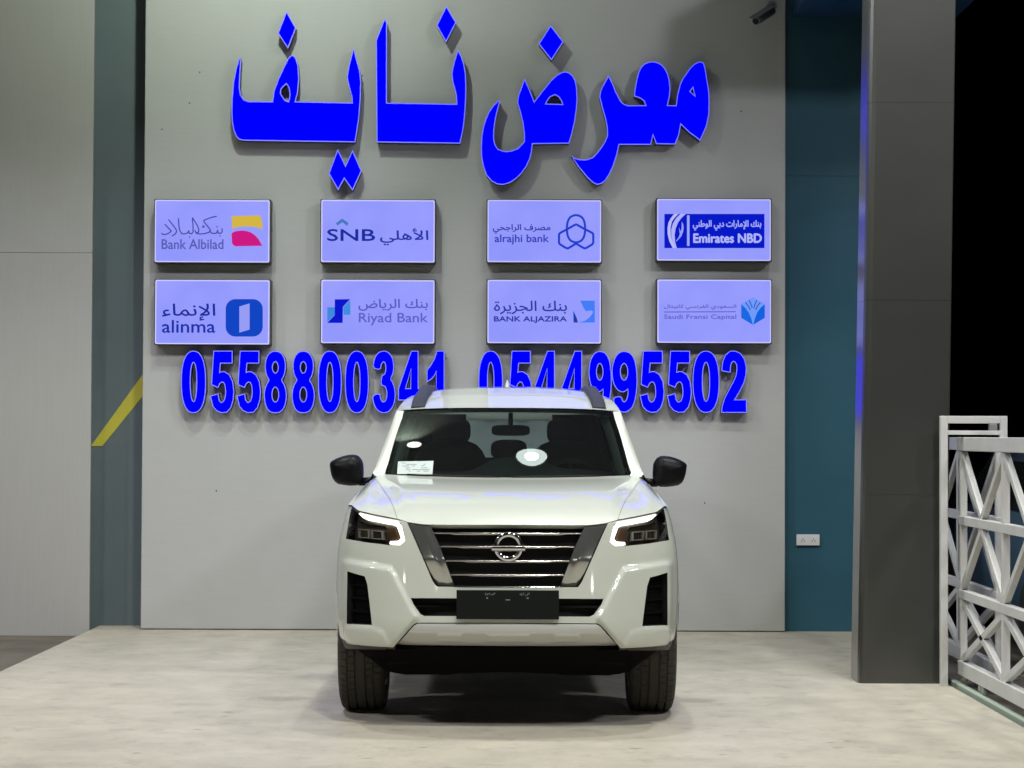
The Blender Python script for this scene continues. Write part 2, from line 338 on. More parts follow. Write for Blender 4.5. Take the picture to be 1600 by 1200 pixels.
# pillar: leans slightly like the one in the photograph
YP = -3.40
bl, br = at(1349, 1063, YP), at(1478, 1068, YP); tl, tr = at(1367, 0, YP), at(1494, 0, YP)
def plan(x0, x1, z):
    c = 0.035; d = 0.30
    return [(x0 + c, YP, z), (x1 - .006, YP, z), (x1, YP + .006, z), (x1, YP + d, z), (x0 - .0, YP + d, z), (x0 - .012, YP + d - .01, z), (x0 - .012, YP + c * 1.3, z), (x0 - .004, YP + c * .5, z), (x0 + c * .35, YP + .006, z)]
def sect(z):
    t = (z - bl.z) / (tl.z - bl.z); return plan(bl.x - .018 + (tl.x - bl.x) * t, br.x + (tr.x - br.x) * t, z)
pz = [-0.03] + [at(1420, y, YP).z for y in (773, 469, 160)] + [5.7]
pm = MB()
for i in range(4):
    a, b = sect(pz[i] + (0.0007 if i else 0)), sect(pz[i+1] - 0.0007); n = len(a)
    pm.add(a + b, [(k, (k+1) % n, n + (k+1) % n, n + k) for k in range(n)] + [tuple(range(n-1, -1, -1)), tuple(range(n, 2*n))])
core = lambda z: [(p[0] + (0.008 if k in (4,5,6,7,8) else -0.008 if k in (1,2,3) else 0), p[1] + (0.008 if k in (0,1,2,7,8) else -.008), z) for k, p in enumerate(sect(z))]
a, b = core(0.0), core(5.69); n = len(a); pm.add(a + b, [(k, (k+1) % n, n + (k+1) % n, n + k) for k in range(n)])
pm.build('pillar', M['pillar'], base=(bl.x + .25, YP + .15, 0), label='tall dark grey panel clad pillar standing beside the white gate', cat='pillar', kind='thing', fixn=False)

# socket plate on the blue wall
p0, p1 = at(1244, 852, BY), at(1280, 835, BY)
so = MB().box((p0.x, BY - .028, p0.z), (p1.x, BY - .0005, p1.z)).build('wall_socket', M['white_plastic'], base=((p0.x+p1.x)/2, BY, p0.z), bevel=0.004, label='white double electric socket low on the teal blue wall', cat='socket')
zc = (p0.z + p1.z) / 2
for x in (.27, .73):
    xx = p0.x + (p1.x - p0.x) * x
    MB().box((xx - .027, BY - .031, zc - .022), (xx + .027, BY - .027, zc + .022)).build('socket_face', M['white_plastic'], so, bevel=0.002)
    h = MB()
    for dx, dz in ((0, .010), (-.010, -.006), (.010, -.006)): h.box((xx + dx - .003, BY - .0325, zc + dz - .005), (xx + dx + .003, BY - .0305, zc + dz + .004))
    h.build('pin_slot', M['black'], so)

# security camera at the top right of the sign wall
c0 = at(1206, 10, -0.02); cA = at(1181, 33, -0.34); cB = at(1206, 17, -0.14)
cam = empty('security_camera', (c0.x, 0, c0.z), 'small grey bullet security camera near the top right wall corner', 'security camera')
ax = (cB - cA).normalized()
MB().tube([cA, cA + ax * .02, cB], [.030, .034, .034], 16).build('camera_body', M['cctv'], cam)
MB().tube([cA - ax * .004, cA - ax * .001], [.026, .026], 16).build('camera_lens', M['cctv_glass'], cam)
up = Vector((0, -.25, 1)).normalized(); sd = ax.cross(up).normalized(); up = sd.cross(ax)
MB().bar(cA - ax * .045 + up * .037, cB + up * .037, .072, .005, side=tuple(up)).build('sun_hood', M['cctv'], cam)
MB().tube([cB - ax * .05, cB - ax * .03 + Vector((.02, .06, .03)), c0 + Vector((0, -.02, 0))], .014, 8).build('mount_arm', M['cctv'], cam)
MB().tube([(c0.x, -.03, c0.z), (c0.x, -.0005, c0.z)], .04, 14).build('wall_mount', M['cctv'], cam)

# ------------------------------------------------------------------ gate, its frame and the track
def gate_leaf(x, ys, label):
    y0, y1 = ys[0], ys[-1]
    t = empty('sliding_gate', (x, (y0 + y1) / 2, 0.0), label, 'gate', 'white lattice gate leaves')
    zt0, zt1 = 1.425, 1.508
    def rail(z, h, d): MB().box((x - d/2, min(y0, y1) - .03, z - h/2), (x + d/2, max(y0, y1) + .03, z + h/2)).build('rail', M['gate'], t, bevel=.004)
    rail(1.467, .083, .06); rail(1.0, .055, .05); rail(.55, .055, .05); rail(.10, .085, .06)
    for y in ys:
        for za, zb in ((.1435, .5215), (.5785, .9715), (1.0285, 1.4245)): MB().box((x - .021, y - .021, za), (x + .021, y + .021, zb)).build('post', M['gate'], t, bevel=.003)
    for a, b in zip(ys[:-1], ys[1:]):
        m = (a + b) / 2
        for (ya, za), (yb, zb) in (((a, 1.42), (m, 1.03)), ((b, 1.42), (m, 1.03)), ((m, .97), (a, .58)), ((m, .97), (b, .58)), ((a, .52), (b, .145)), ((a, .145), (b, .52))):
            MB().bar((x, ya, za), (x, yb, zb), .042, .036).build('brace', M['gate'], t, bevel=.003)
    for y in (y0 + (y1 - y0) * .16, y1 - (y1 - y0) * .10):
        MB().tube([(x - .012, y, .022), (x + .012, y, .022)], .038, 16).build('gate_wheel', M['gate'], t)
        MB().box((x - .024, y - .012, .02), (x - .013, y + .012, .06)).build('wheel_bracket', M['gate'], t)
    return t
gate_leaf(2.77, [-3.40, -4.52, -5.64, -6.76], 'white metal lattice sliding gate leaf nearest the camera, at right edge')
gate_leaf(2.95, [-1.33, -2.45, -3.57], 'white metal lattice gate leaf standing behind the nearer leaf')
YF = -3.52
f0, f1 = at(1469, 1068, YF).x, at(1573, 650, YF).x; ft = at(1500, 650, YF).z
gf = empty('gate_frame', (f0 + .02, YF, 0), 'white square tube guide frame standing upright against the pillar', 'gate frame')
MB().box((f0, YF - .022, -.04), (f0 + .044, YF + .022, ft)).build('upright', M['gate'], gf, bevel=.003)
MB().box((f1 - .044, YF - .022, -.04), (f1, YF + .022, ft)).build('upright', M['gate'], gf, bevel=.003)
MB().box((f0 + .0445, YF - .022, ft - .045), (f1 - .0445, YF + .022, ft)).build('crossbar', M['gate'], gf, bevel=.003)
zb = at(1500, 676, YF).z
MB().box((f0 + .0445, YF - .022, zb - .013), (f1 - .0445, YF + .022, zb + .013)).build('crossbar', M['gate'], gf, bevel=.003)
MB().box((f1 - .11, YF - .02, zb + .0135), (f1 - .06, YF + .02, ft - .0455)).build('guide_roller', M['post'], gf, bevel=.004)
gp = at(1538, 900, -2.75)
MB().tube([(gp.x + .1, -2.75, -.06), (gp.x + .1, -2.75, 1.47)], .034, 14).build('post', M['post'], base=(gp.x + .1, -2.75, -.05), label='round grey steel post standing behind the white gate leaves', cat='post', kind='thing')
MB().box((2.70, -12, -.04), (2.735, -3.05, .018)).box((2.735, -12, -.04), (2.80, -3.05, -.012)).build('track_rail', M['rail'], base=(2.72, -6, -.04), bevel=.006, label='pale green steel gate track along the edge of the concrete', cat='track', kind='thing')
rb = MB()
for i in range(120):
    x = random.uniform(2.83, 3.6); y = random.uniform(-4.6, -1.6) if i > 50 else random.uniform(-3.5, -2.3); r = random.uniform(.008, .03)
    vs = []
    for k in range(3):
        for j in range(6):
            th = j * math.pi / 3 + random.uniform(-.3, .3); q = (0.75, 1, .5)[k] * r * random.uniform(.7, 1.2)
            vs.append((x + q * math.cos(th), y + q * math.sin(th), -.052 + (0, .5, 1.0)[k] * r * random.uniform(.8, 1.1)))
    rb.add(vs, [(k*6 + j, k*6 + (j+1) % 6, k*6 + 6 + (j+1) % 6, k*6 + 6 + j) for k in range(2) for j in range(6)] + [tuple(range(12, 18))])
rb.build('rubble', M['stone'], base=(3, -3, -.05), kind='stuff', label='loose stones and rubble on the dirt under the gate', cat='rubble')

# ------------------------------------------------------------------ lit letters
def loop_pts(loop, Y): return [(p.x, p.z) for p in (at(a, b, Y) for a, b in loop)]
def ccw(l):
    A = sum(l[i][0] * l[(i+1) % len(l)][1] - l[(i+1) % len(l)][0] * l[i][1] for i in range(len(l))); return l if A > 0 else l[::-1]
def inset(loop, d):
    n = len(loop); out = []
    for i in range(n):
        a, b, c = (np.array(loop[k % n], float) for k in (i - 1, i, i + 1)); t1 = b - a; t2 = c - b
        t1 /= max(np.linalg.norm(t1), 1e-9); t2 /= max(np.linalg.norm(t2), 1e-9)
        n1 = np.array((-t1[1], t1[0])); n2 = np.array((-t2[1], t2[0])); m = n1 + n2; m /= max(np.linalg.norm(m), 1e-6); k = max(m @ n1, .45)
        out.append(tuple(b + m * d / k))
    return out
LD = 0.10   # letter depth
def letter(name, loops, label, cat, group, rimw=.0075, grow=0.0):
    Y = -LD
    L = [ccw(loop_pts(loops[0], Y))] + [ccw(loop_pts(l, Y))[::-1] for l in loops[1:]]
    if grow: L = [inset(l, -grow) for l in L]
    V, F = fill(L[0], L[1:])
    zlo = min(p[1] for p in L[0]); xm = sum(p[0] for p in L[0]) / len(L[0])
    m = MB()
    m.add([(v[0], Y, v[1]) for v in V], F)
    for l in L:
        n = len(l); m.add([(p[0], Y, p[1]) for p in l] + [(p[0], -.0005, p[1]) for p in l], [(i, n + i, n + (i+1) % n, (i+1) % n) for i in range(n)])
    o = m.build(name, M['casing'], base=(xm, -LD, zlo), label=label, cat=cat, group=group)
    MB().add([(v[0], Y - .003, v[1]) for v in V], F).build('letter_face', M['blue_lit'], o)
    r = MB()
    for l in L:
        q = inset(l, rimw * .75); p = inset(l, -rimw * .25); n = len(l)
        r.add([(a[0], Y - .006, a[1]) for a in p] + [(a[0], Y - .006, a[1]) for a in q] + [(a[0], Y, a[1]) for a in p],
              [(i, (i+1) % n, n + (i+1) % n, n + i) for i in range(n)] + [(2*n + i, 2*n + (i+1) % n, (i+1) % n, i) for i in range(n)])
    r.build('letter_edge', M['rim'], o)
    return o
def zl(off, pts, s=3.6364): return [(off + x / s, y / s) for x, y in pts]
GA = 'blue lit Arabic letters of the shop name'
letter('sign_letter', [zl(340, smooth_loop([(127,325),(133,345),(128,420),(125,500),(132,540),(150,568),(175,577)], 0) + [(312,578),(320,520),(345,450),(375,385),(400,335),(412,320),(425,315),(437,320),(447,335),(458,375),(463,450),(455,530),(442,578),(765,585),(762,550),(750,505),(735,440),(745,380),(760,320),(773,275),(785,320),(808,400),(815,470),(812,560),(803,680),(782,808),(450,803),(150,798),(130,795),(118,788),(105,773),(92,740),(84,700),(80,640),(82,560),(90,470),(105,390)]),
  zl(340, [(390,478),(405,498),(411,540),(403,578),(385,572),(368,548),(358,530),(362,505)])], 'wide blue letter piece at far left with tall curved ends and looped hump', 'sign letter', GA)
letter('sign_letter', [zl(340, [(392,65),(445,160),(400,275),(343,190)])], 'blue diamond dot above the looped hump of the far left letter', 'sign letter', GA)
letter('sign_letter', [zl(340, [(683,850),(727,942),(767,855),(818,972),(767,1082),(720,1015),(685,1080),(632,985)])], 'pair of joined blue diamond dots hanging below the far left letter', 'sign letter', GA)
letter('sign_letter', [zl(340, [(950,105),(962,130),(961,585),(1358,592),(1355,540),(1345,500),(1335,465),(1330,420),(1335,390),(1345,350),(1365,285),(1385,320),(1400,365),(1409,420),(1412,480),(1411,560),(1405,660),(1395,740),(1378,815),(905,808),(900,230),(920,180)])], 'blue letter piece with tall straight left stroke and flat base', 'sign letter', GA)
letter('sign_letter', [zl(340, [(1300,35),(1355,128),(1298,240),(1245,145)])], 'highest blue diamond dot, right of the tall straight stroke', 'sign letter', GA)
letter('sign_letter', [zl(720, [(362,448),(395,520),(417,578),(470,510),(510,460),(545,428),(570,413),(592,408),(615,413),(635,430),(650,457),(659,500),(662,560),(658,620),(648,690),(632,760),(615,815),(408,818),(403,860),(392,905),(372,948),(345,985),(315,1015),(280,1038),(240,1050),(205,1046),(175,1030),(145,995),(127,945),(117,890),(115,840),(119,770),(128,720),(142,675),(160,635),(185,600),(217,570),(222,580),(208,630),(197,680),(189,740),(188,790),(196,825),(212,847),(235,857),(260,861),(290,857),(325,843),(360,805),(360,760),(352,700),(338,640),(320,580),(328,540),(345,495)]),
  zl(720, [(535,540),(555,550),(570,572),(578,593),(483,590),(495,568),(510,550)])], 'blue letter with deep rounded bowl sweeping down to its left', 'sign letter', GA)
letter('sign_letter', [zl(720, [(510,145),(582,238),(515,342),(443,250)])], 'blue diamond dot above the letter with the deep rounded bowl', 'sign letter', GA)
letter('sign_letter', [zl(720, [(840,430),(865,480),(880,520),(895,550),(910,578),(928,592),(950,600),(1050,599),(1040,575),(1025,562),(1005,553),(985,548),(988,510),(998,455),(1010,410),(1022,385),(1040,365),(1065,354),(1090,350),(1115,355),(1140,367),(1160,390),(1175,418),(1185,455),(1190,500),(1187,545),(1175,599),(1222,600),(1230,540),(1245,480),(1262,445),(1280,420),(1300,390),(1325,365),(1355,350),(1380,358),(1390,395),(1400,460),(1410,520),(1412,580),(1410,650),(1397,715),(1360,800),(1335,780),(1300,755),(1250,707),(1240,765),(1218,820),(1110,818),(1092,768),(1080,822),(900,822),(887,880),(868,940),(845,990),(820,1028),(800,1043),(775,1050),(750,1038),(720,1010),(670,950),(628,885),(645,898),(675,907),(710,908),(750,895),(775,868),(800,835),(820,802),(832,770),(830,720),(820,670),(805,620),(788,550),(793,520),(805,490)]),
  zl(720, [(1318,500),(1330,545),(1303,520)])], 'blue letter group at far right with round head and long downward tail', 'sign letter', GA)

def ell(cx, cy, rx, ry, n=28, e=2.0):
    return [(cx + rx * math.copysign(abs(math.cos(t)) ** (2/e), math.cos(t)), cy + ry * math.copysign(abs(math.sin(t)) ** (2/e), math.sin(t))) for t in (k * 2 * math.pi / n for k in range(n))]
GL = {
 '0': [ell(.5,.5,.5,.5,40,2.35), ell(.5,.5,.17,.335,32,2.2)],
 '1': [[(.95,1),(.95,0),(.58,0),(.58,.70),(.45,.62),(.3,.56),(.1,.52),(.1,.69),(.3,.77),(.5,.88),(.62,1)]],
 '2': [[(.04,.69),(.07,.82),(.18,.94),(.36,1.0),(.55,1.0),(.75,.96),(.9,.86),(.96,.73),(.94,.60),(.86,.48),(.72,.36),(.58,.26),(.48,.19),(.97,.19),(.97,0),(.03,0),(.06,.10),(.15,.22),(.32,.36),(.5,.5),(.6,.6),(.64,.71),(.62,.79),(.55,.84),(.47,.85),(.38,.82),(.34,.76),(.33,.67)]],
 '3': [[(.04,.74),(.1,.87),(.22,.96),(.4,1),(.6,1),(.78,.95),(.88,.86),(.92,.75),(.88,.64),(.76,.55),(.88,.48),(.96,.38),(.98,.27),(.93,.14),(.8,.05),(.62,.0),(.4,.0),(.2,.05),(.08,.14),(.02,.27),(.3,.30),(.33,.22),(.4,.17),(.49,.155),(.6,.18),(.66,.26),(.66,.34),(.6,.42),(.5,.45),(.4,.45),(.43,.6),(.53,.61),(.6,.66),(.62,.74),(.59,.81),(.51,.845),(.42,.83),(.35,.78),(.33,.71)]],
 '4': [[(.60,1),(.88,1),(.88,.38),(1.02,.38),(1.02,.21),(.88,.21),(.88,0),(.58,0),(.58,.21),(0,.21),(0,.38)], [(.58,.38),(.58,.74),(.27,.38)]],
 '5': [[(.15,1),(.92,1),(.92,.82),(.4,.82),(.36,.64),(.48,.66),(.6,.66),(.8,.61),(.94,.5),(.99,.34),(.96,.2),(.86,.08),(.7,.01),(.48,0),(.28,.03),(.12,.1),(.02,.26),(.3,.29),(.34,.2),(.42,.155),(.5,.15),(.6,.18),(.67,.26),(.68,.35),(.65,.45),(.58,.5),(.48,.51),(.38,.48),(.3,.42),(.06,.46)]],
 '8': [[(.5,1),(.3,.985),(.14,.92),(.06,.82),(.06,.70),(.13,.60),(.26,.53),(.12,.46),(.03,.36),(.01,.26),(.06,.13),(.18,.04),(.36,0),(.64,0),(.82,.04),(.94,.13),(.99,.26),(.97,.36),(.88,.46),(.74,.53),(.87,.6),(.94,.7),(.94,.82),(.86,.92),(.7,.985)], ell(.5,.74,.165,.105,18), ell(.5,.29,.185,.135,18)],
 '9': [[(.5,1),(.3,.98),(.13,.9),(.03,.77),(.01,.64),(.06,.49),(.2,.38),(.4,.335),(.56,.36),(.68,.42),(.66,.28),(.6,.19),(.5,.15),(.4,.17),(.34,.25),(.06,.23),(.12,.12),(.25,.03),(.45,0),(.65,.02),(.83,.1),(.94,.26),(.99,.48),(.97,.7),(.88,.88),(.72,.97)], ell(.48,.665,.175,.15,20)],
}
ordn = ['first', 'second', 'third', 'fourth', 'fifth', 'sixth', 'seventh', 'eighth', 'ninth', 'tenth']
words = {'0':'zero','1':'one','2':'two','3':'three','4':'four','5':'five','8':'eight','9':'nine'}
def number(text, spans, off, top, bot, which):
    for k, (ch, (a, b)) in enumerate(zip(text, spans)):
        x0, x1 = off + a / 3.3333, off + b / 3.3333
        loops = [[(x0 + (x1 - x0) * u, bot - (bot - top) * v) for u, v in l] for l in GL[ch]]
        if ch in '389': loops[0] = smooth_loop(loops[0], 1)
        letter('sign_digit', loops, 'blue lit digit %s, %s from the left in the %s phone number' % (words[ch], ordn[k], which), 'sign digit', 'blue lit digits of the phone numbers', rimw=.006, grow=.006)
number('0558800341', [(215,335),(365,483),(503,622),(645,757),(790,903),(928,1042),(1068,1183),(1207,1325),(1345,1455),(1484,1582)], 220, 549.5, 644, 'left')
number('0544995502', [(30,148),(185,302),(318,432),(460,574),(602,716),(722,850),(868,990),(1010,1132),(1145,1275),(1290,1422)], 740, 549.5, 643.5, 'right')

# ------------------------------------------------------------------ lit bank signs
JOIN = {  # isolated, final, initial, medial presentation forms
 'ا':'\uFE8D\uFE8E', 'أ':'\uFE83\uFE84', 'إ':'\uFE87\uFE88', 'ب':'\uFE8F\uFE90\uFE91\uFE92', 'ة':'\u0629\u0629', 'ت':'\uFE95\uFE96\uFE97\uFE98', 'ج':'\uFE9D\uFE9E\uFE9F\uFEA0',
 'ح':'\uFEA1\uFEA2\uFEA3\uFEA4', 'د':'\uFEA9\uFEAA', 'ر':'\uFEAD\uFEAE', 'ز':'\uFEAF\uFEB0', 'س':'\uFEB1\uFEB2\uFEB3\uFEB4', 'ص':'\uFEB9\uFEBA\uFEBB\uFEBC', 'ض':'\uFEBD\uFEBE\uFEBF\uFEC0',
 'ط':'\uFEC1\uFEC2\uFEC3\uFEC4', 'ع':'\uFEC9\uFECA\uFECB\uFECC', 'ف':'\uFED1\uFED2\uFED3\uFED4', 'ك':'\uFED9\uFEDA\uFEDB\uFEDC', 'ل':'\uFEDD\uFEDE\uFEDF\uFEE0', 'م':'\uFEE1\uFEE2\uFEE3\uFEE4',
 'ن':'\uFEE5\uFEE6\uFEE7\uFEE8', 'ه':'\uFEE9\uFEEA\uFEEB\uFEEC', 'و':'\uFEED\uFEEE', 'ي':'\uFEF1\uFEF2\uFEF3\uFEF4', 'ء':'\uFE80', ' ':' '}
LAMALEF = {'ا':'\uFEFB\uFEFC', 'أ':'\uFEF7\uFEF8', 'إ':'\uFEF9\uFEFA'}
def shape(s):
    out = ''; i = 0; prev = False
    while i < len(s):
        c = s[i]
        if c == 'ل' and i + 1 < len(s) and s[i+1] in LAMALEF: out += LAMALEF[s[i+1]][1 if prev else 0]; prev = False; i += 2; continue
        f = JOIN[c]; nx = i + 1 < len(s) and s[i+1] not in ' ء' and len(f) == 4
        out += f[(3 if prev else 2) if nx else (1 if prev and len(f) > 1 else 0)]; prev = nx; i += 1
    return out[::-1]
SK = 1600 / 195.0
SIGN_D = 0.13
class Sign:
    def __init__(s, box, off, label):
        s.off = off; s.Y = -SIGN_D; x0, y0, x1, y1 = box
        a, b = at(x0, y1, s.Y), at(x1, y0, s.Y)
        s.root = MB().box((a.x, s.Y, a.z), (b.x, -.0005, b.z)).build('lightbox_sign', M['boxside'], base=((a.x+b.x)/2, -SIGN_D/2, a.z), label=label, cat='lightbox sign', group='lit bank signs on the wall', bevel=.008)
        def rr(d, r, Y):
            out = []
            for cx, cz, t0 in ((b.x-d-r, b.z-d-r, 0), (a.x+d+r, b.z-d-r, 90), (a.x+d+r, a.z+d+r, 180), (b.x-d-r, a.z+d+r, 270)):
                out += [(cx + r*math.cos(R(t0+k*15)), Y, cz + r*math.sin(R(t0+k*15))) for k in range(7)]
            return out
        p = rr(.0075, .012, s.Y - .0015); MB().add(p, [tuple(range(len(p)-1, -1, -1))]).build('light_edge', M['bezel'], s.root)
        p = rr(.0165, .010, s.Y - .0030); MB().add(p, [tuple(range(len(p)-1, -1, -1))]).build('lit_panel', M['lightbox'], s.root)
        s.k = 0; s.n = 0
    def P(s, x, y): return at(s.off[0] + x / SK, s.off[1] + y / SK, s.Y - .0045 - s.k * .0012)
    def poly(s, name, pts, color, holes=(), sm=0):
        s.n += 1
        if sm: pts = smooth_loop(pts, sm)
        V, F = fill(pts, holes)
        MB().add([s.P(*v) for v in V], F).build(name, ink(*color), s.root)
    def strokes(s, name, lines, color, w, closed=False):
        m = MB(); e = .0
        for l in lines:
            pts = [np.array(p, float) for p in l]
            if closed: pts = pts + [pts[0], pts[1]]
            for i, (a, b) in enumerate(zip(pts[:-1], pts[1:])):
                t = b - a; t /= max(np.linalg.norm(t), 1e-9); n = np.array((-t[1], t[0])) * w / 2
                q = [s.P(*(a + n - t*w*.0)), s.P(*(b + n)), s.P(*(b - n)), s.P(*(a - n))]
                q = [Vector((p.x, p.y - e, p.z)) for p in q]; m.add(q, [(0, 1, 2, 3)]); e += .00002
                c = [s.P(b[0] + w/2*math.cos(k*math.pi/4), b[1] + w/2*math.sin(k*math.pi/4)) for k in range(8)]
                c = [Vector((p.x, p.y - e, p.z)) for p in c]; m.add(c, [tuple(range(8))]); e += .00002
        m.build(name, ink(*color), s.root)
    def text(s, body, box, color, bold=0.0, name='lettering'):
        c = bpy.data.curves.new('lettering', 'FONT'); c.body = body; c.resolution_u = 3; c.fill_mode = 'NONE'
        o = bpy.data.objects.new('lettering', c); COL.objects.link(o); bpy.context.view_layer.update()
        me = bpy.data.meshes.new_from_object(o); bpy.data.objects.remove(o); bpy.data.curves.remove(c)
        v = np.array([(p.co.x, p.co.y) for p in me.vertices]); lo, hi = v.min(0), v.max(0); x0, y0, x1, y1 = box
        ed = [tuple(e.vertices) for e in me.edges]; bpy.data.meshes.remove(me)
        # outlines overlap themselves: fill by winding number
        V, _e, F, *_ = delaunay_2d_cdt([Vector(p) for p in v], ed, [], 0, 1e-6)
        loops = []; nxt = {}
        for a, b_ in ed: nxt.setdefault(a, []).append(b_); nxt.setdefault(b_, []).append(a)
        seen = set()
        for a in sorted(nxt):
            if a in seen: continue
            l = [a]; seen.add(a); cur = min(nxt[a])
            while cur not in seen:
                l.append(cur); seen.add(cur); cand = [k for k in nxt[cur] if k not in seen]
                if not cand: break
                cur = cand[0]
            loops.append(v[l])
        V = np.array([tuple(p) for p in V]); F = np.array([t for t in F if len(t) == 3], int); cc = V[F].mean(1); wn = np.zeros(len(cc), int)
        for l in loops:
            for (ax, ay), (bx, by) in zip(l, np.roll(l, -1, 0)):
                side_ = (bx - ax) * (cc[:, 1] - ay) - (cc[:, 0] - ax) * (by - ay)
                wn += ((ay <= cc[:, 1]) & (by > cc[:, 1]) & (side_ > 0)).astype(int) - ((ay > cc[:, 1]) & (by <= cc[:, 1]) & (side_ < 0)).astype(int)
        fs = [tuple(int(k) for k in t) for t in F[wn != 0]]
        q0 = [(x0 + (p[0]-lo[0]) / (hi[0]-lo[0]) * (x1-x0), y1 - (p[1]-lo[1]) / (hi[1]-lo[1]) * (y1-y0)) for p in V]
        mb_ = MB(); b = 2.2 + bold * 130
        for k_, (dx, dy) in enumerate(((0, 0), (-b, 0), (b, 0), (0, -b), (0, b))):
            mb_.add([(p.x, p.y - k_ * .00004, p.z) for p in (s.P(x + dx, y + dy) for x, y in q0)], fs)
        mb_.build(name, ink(*color), s.root)
YT, YB = (311.5, 411), (436.5, 538)
s = Sign((240, YT[0], 423, YT[1]), (235, 305), 'lit lavender sign with yellow and magenta emblem, top left of the signs')
s.poly('emblem', [(1040,268),(1390,258),(1412,275),(1432,340),(1440,435),(1370,412),(1300,402),(1180,402),(1110,410),(1050,432)], (214, 184, 66))
s.poly('emblem', [(1040,490),(1065,472),(1100,460),(1180,452),(1240,460),(1290,478),(1340,512),(1385,560),(1435,648),(1090,655),(1062,640),(1045,610)], (208, 20, 130))
s.strokes('lettering', [[(185,370),(225,415),(268,460),(240,485),(200,502),(165,505),(145,490)], [(232,312),(290,385),(330,440),(336,470),(315,500),(280,522)], [(360,295),(366,400),(380,460),(405,495),(450,495),(480,480),(492,455),(498,490),(530,495),(548,470),(546,380),(538,290),(570,335),(605,395),(622,440),(618,470),(600,485),(580,475),(572,452)],
  [(850,270),(780,285),(685,322),(690,345),(735,400),(770,445),(755,475),(700,492),(640,498),(590,490)], [(762,455),(785,488),(840,490),(858,470),(862,448),(870,488),(905,488),(922,465),(918,430)], [(498,528),(505,538)], [(672,385),(690,405),(668,412)], [(846,402),(858,406)], [(888,516),(896,522)]], (66, 70, 160), 15)
s.text('Bank Albilad', (145,565,935,690), (88, 92, 178))
s = Sign((500, YT[0], 681, YT[1]), (495, 305), 'lit lavender sign reading SNB with a small teal roof mark')
s.poly('emblem', [(245,360),(325,300),(405,355),(390,395),(328,345),(265,390)], (70, 120, 190))
s.text('SNB', (135,437,745,585), (22, 44, 160), .012)
s.text(shape('الأهلي'), (812,428,1428,640), (34, 50, 168), .004)
s = Sign((760, YT[0], 941, YT[1]), (755, 305), 'lit lavender sign with three interlaced blue hexagons')
hx = lambda pts: smooth_loop(pts, 2)
s.strokes('emblem', [hx([(1190,240),(1306,306),(1306,552),(1190,622),(1074,552),(1074,306)])], (34, 62, 205), 28, closed=True); s.k = 1
s.strokes('emblem', [[(1190,372),(1090,428)] + smooth_loop([(990,482),(972,500),(972,610),(985,630),(1060,676),(1085,682),(1105,672)], 0) + [(1190,620)]], (30, 58, 205), 28); s.k = 2
s.strokes('emblem', [[(1190,372),(1290,428),(1395,482),(1411,500),(1411,610),(1398,630),(1322,676),(1300,682),(1278,672),(1190,620)]], (28, 60, 210), 28); s.k = 0
s.text(shape('مصرف الراجحي'), (125,372,860,490), (48, 56, 165), .004)
s.text('alrajhi bank', (148,505,840,632), (52, 66, 185), .004)
s = Sign((1025, 310, 1206, 408.5), (1018, 305), 'lit lavender sign filled by a deep blue block with white lettering')
s.poly('emblem_block', [(165,240),(1448,240),(1448,678),(165,678)], (0, 22, 200)); s.k = 1
s.poly('emblem', [(290,240),(345,240),(295,290),(260,340),(243,430),(250,530),(270,600),(302,678),(272,678),(228,590),(207,500),(205,420),(218,350),(250,290)], (190, 190, 244))
s.poly('emblem', [(370,240),(440,240),(385,290),(340,350),(308,430),(296,510),(303,600),(325,678),(303,678),(272,610),(255,530),(252,440),(275,360),(315,295)], (176, 180, 250))
s.poly('emblem', [(388,335),(408,380),(412,420),(405,470),(380,530),(320,592),(314,584),(348,540),(362,500),(352,410),(372,465),(385,430)], (150, 160, 250))
s.poly('emblem', [(455,258),(487,258),(487,650),(455,650)], (160, 168, 250))
s.text(shape('بنك الإمارات دبي الوطني'), (532,322,1405,450), (160, 170, 252), .012)
s.text('Emirates NBD', (540,495,1410,608), (176, 182, 252), .03)
s = Sign((240.5, YB[0], 423, 539), (235, 432), 'lit lavender sign with blue rounded square holding a white open door shape')
def rsq(x0, y0, x1, y1, r): return [(cx + r*math.cos(R(t)), cy + r*math.sin(R(t))) for cx, cy, t0 in ((x1-r,y1-r,0),(x0+r,y1-r,90),(x0+r,y0+r,180),(x1-r,y0+r,270)) for t in range(t0, t0+91, 10)]
s.poly('emblem', rsq(965,290,1440,770,125), (8, 68, 196)); s.k = 1
s.poly('emblem', [(1140,385),(1272,345),(1272,680),(1140,720)], (152, 158, 248)); s.k = 0
s.text(shape('الإنماء'), (150,350,830,565), (20, 42, 160), .004)
s.text('alinma', (150,560,830,720), (22, 46, 172), .004)
s = Sign((500, YB[0], 680.5, YB[1] - .5), (495, 432), 'lit lavender sign with blue and cyan folded ribbon emblem')
s.poly('emblem', [(135,395),(230,395),(230,490),(135,582)], (60, 140, 222)); s.poly('emblem', [(428,302),(430,490),(345,490),(338,395)], (62, 142, 228)); s.k = 1
s.poly('emblem', [(230,293),(428,290),(335,388),(331,595),(133,595),(230,495)], (0, 16, 206)); s.k = 0
s.text(shape('بنك الرياض'), (535,290,1422,438), (86, 88, 190))
s.text('Riyad Bank', (540,468,1420,625), (96, 98, 198))
s = Sign((760, YB[0], 940.5, YB[1] - .5), (755, 432), 'lit lavender sign with pale bird shape cut from a light blue square')
s.poly('emblem', [(1245,310),(1430,310),(1430,590),(1225,590),(1300,570),(1355,532),(1395,485),(1410,450),(1385,436),(1350,440),(1315,445),(1285,400)], (66, 126, 250))
s.poly('emblem', [(1155,440),(1178,485),(1200,535),(1215,590),(1158,590)], (20, 62, 170))
s.text(shape('بنك الجزيرة'), (140,312,1072,482), (42, 56, 160), .003)
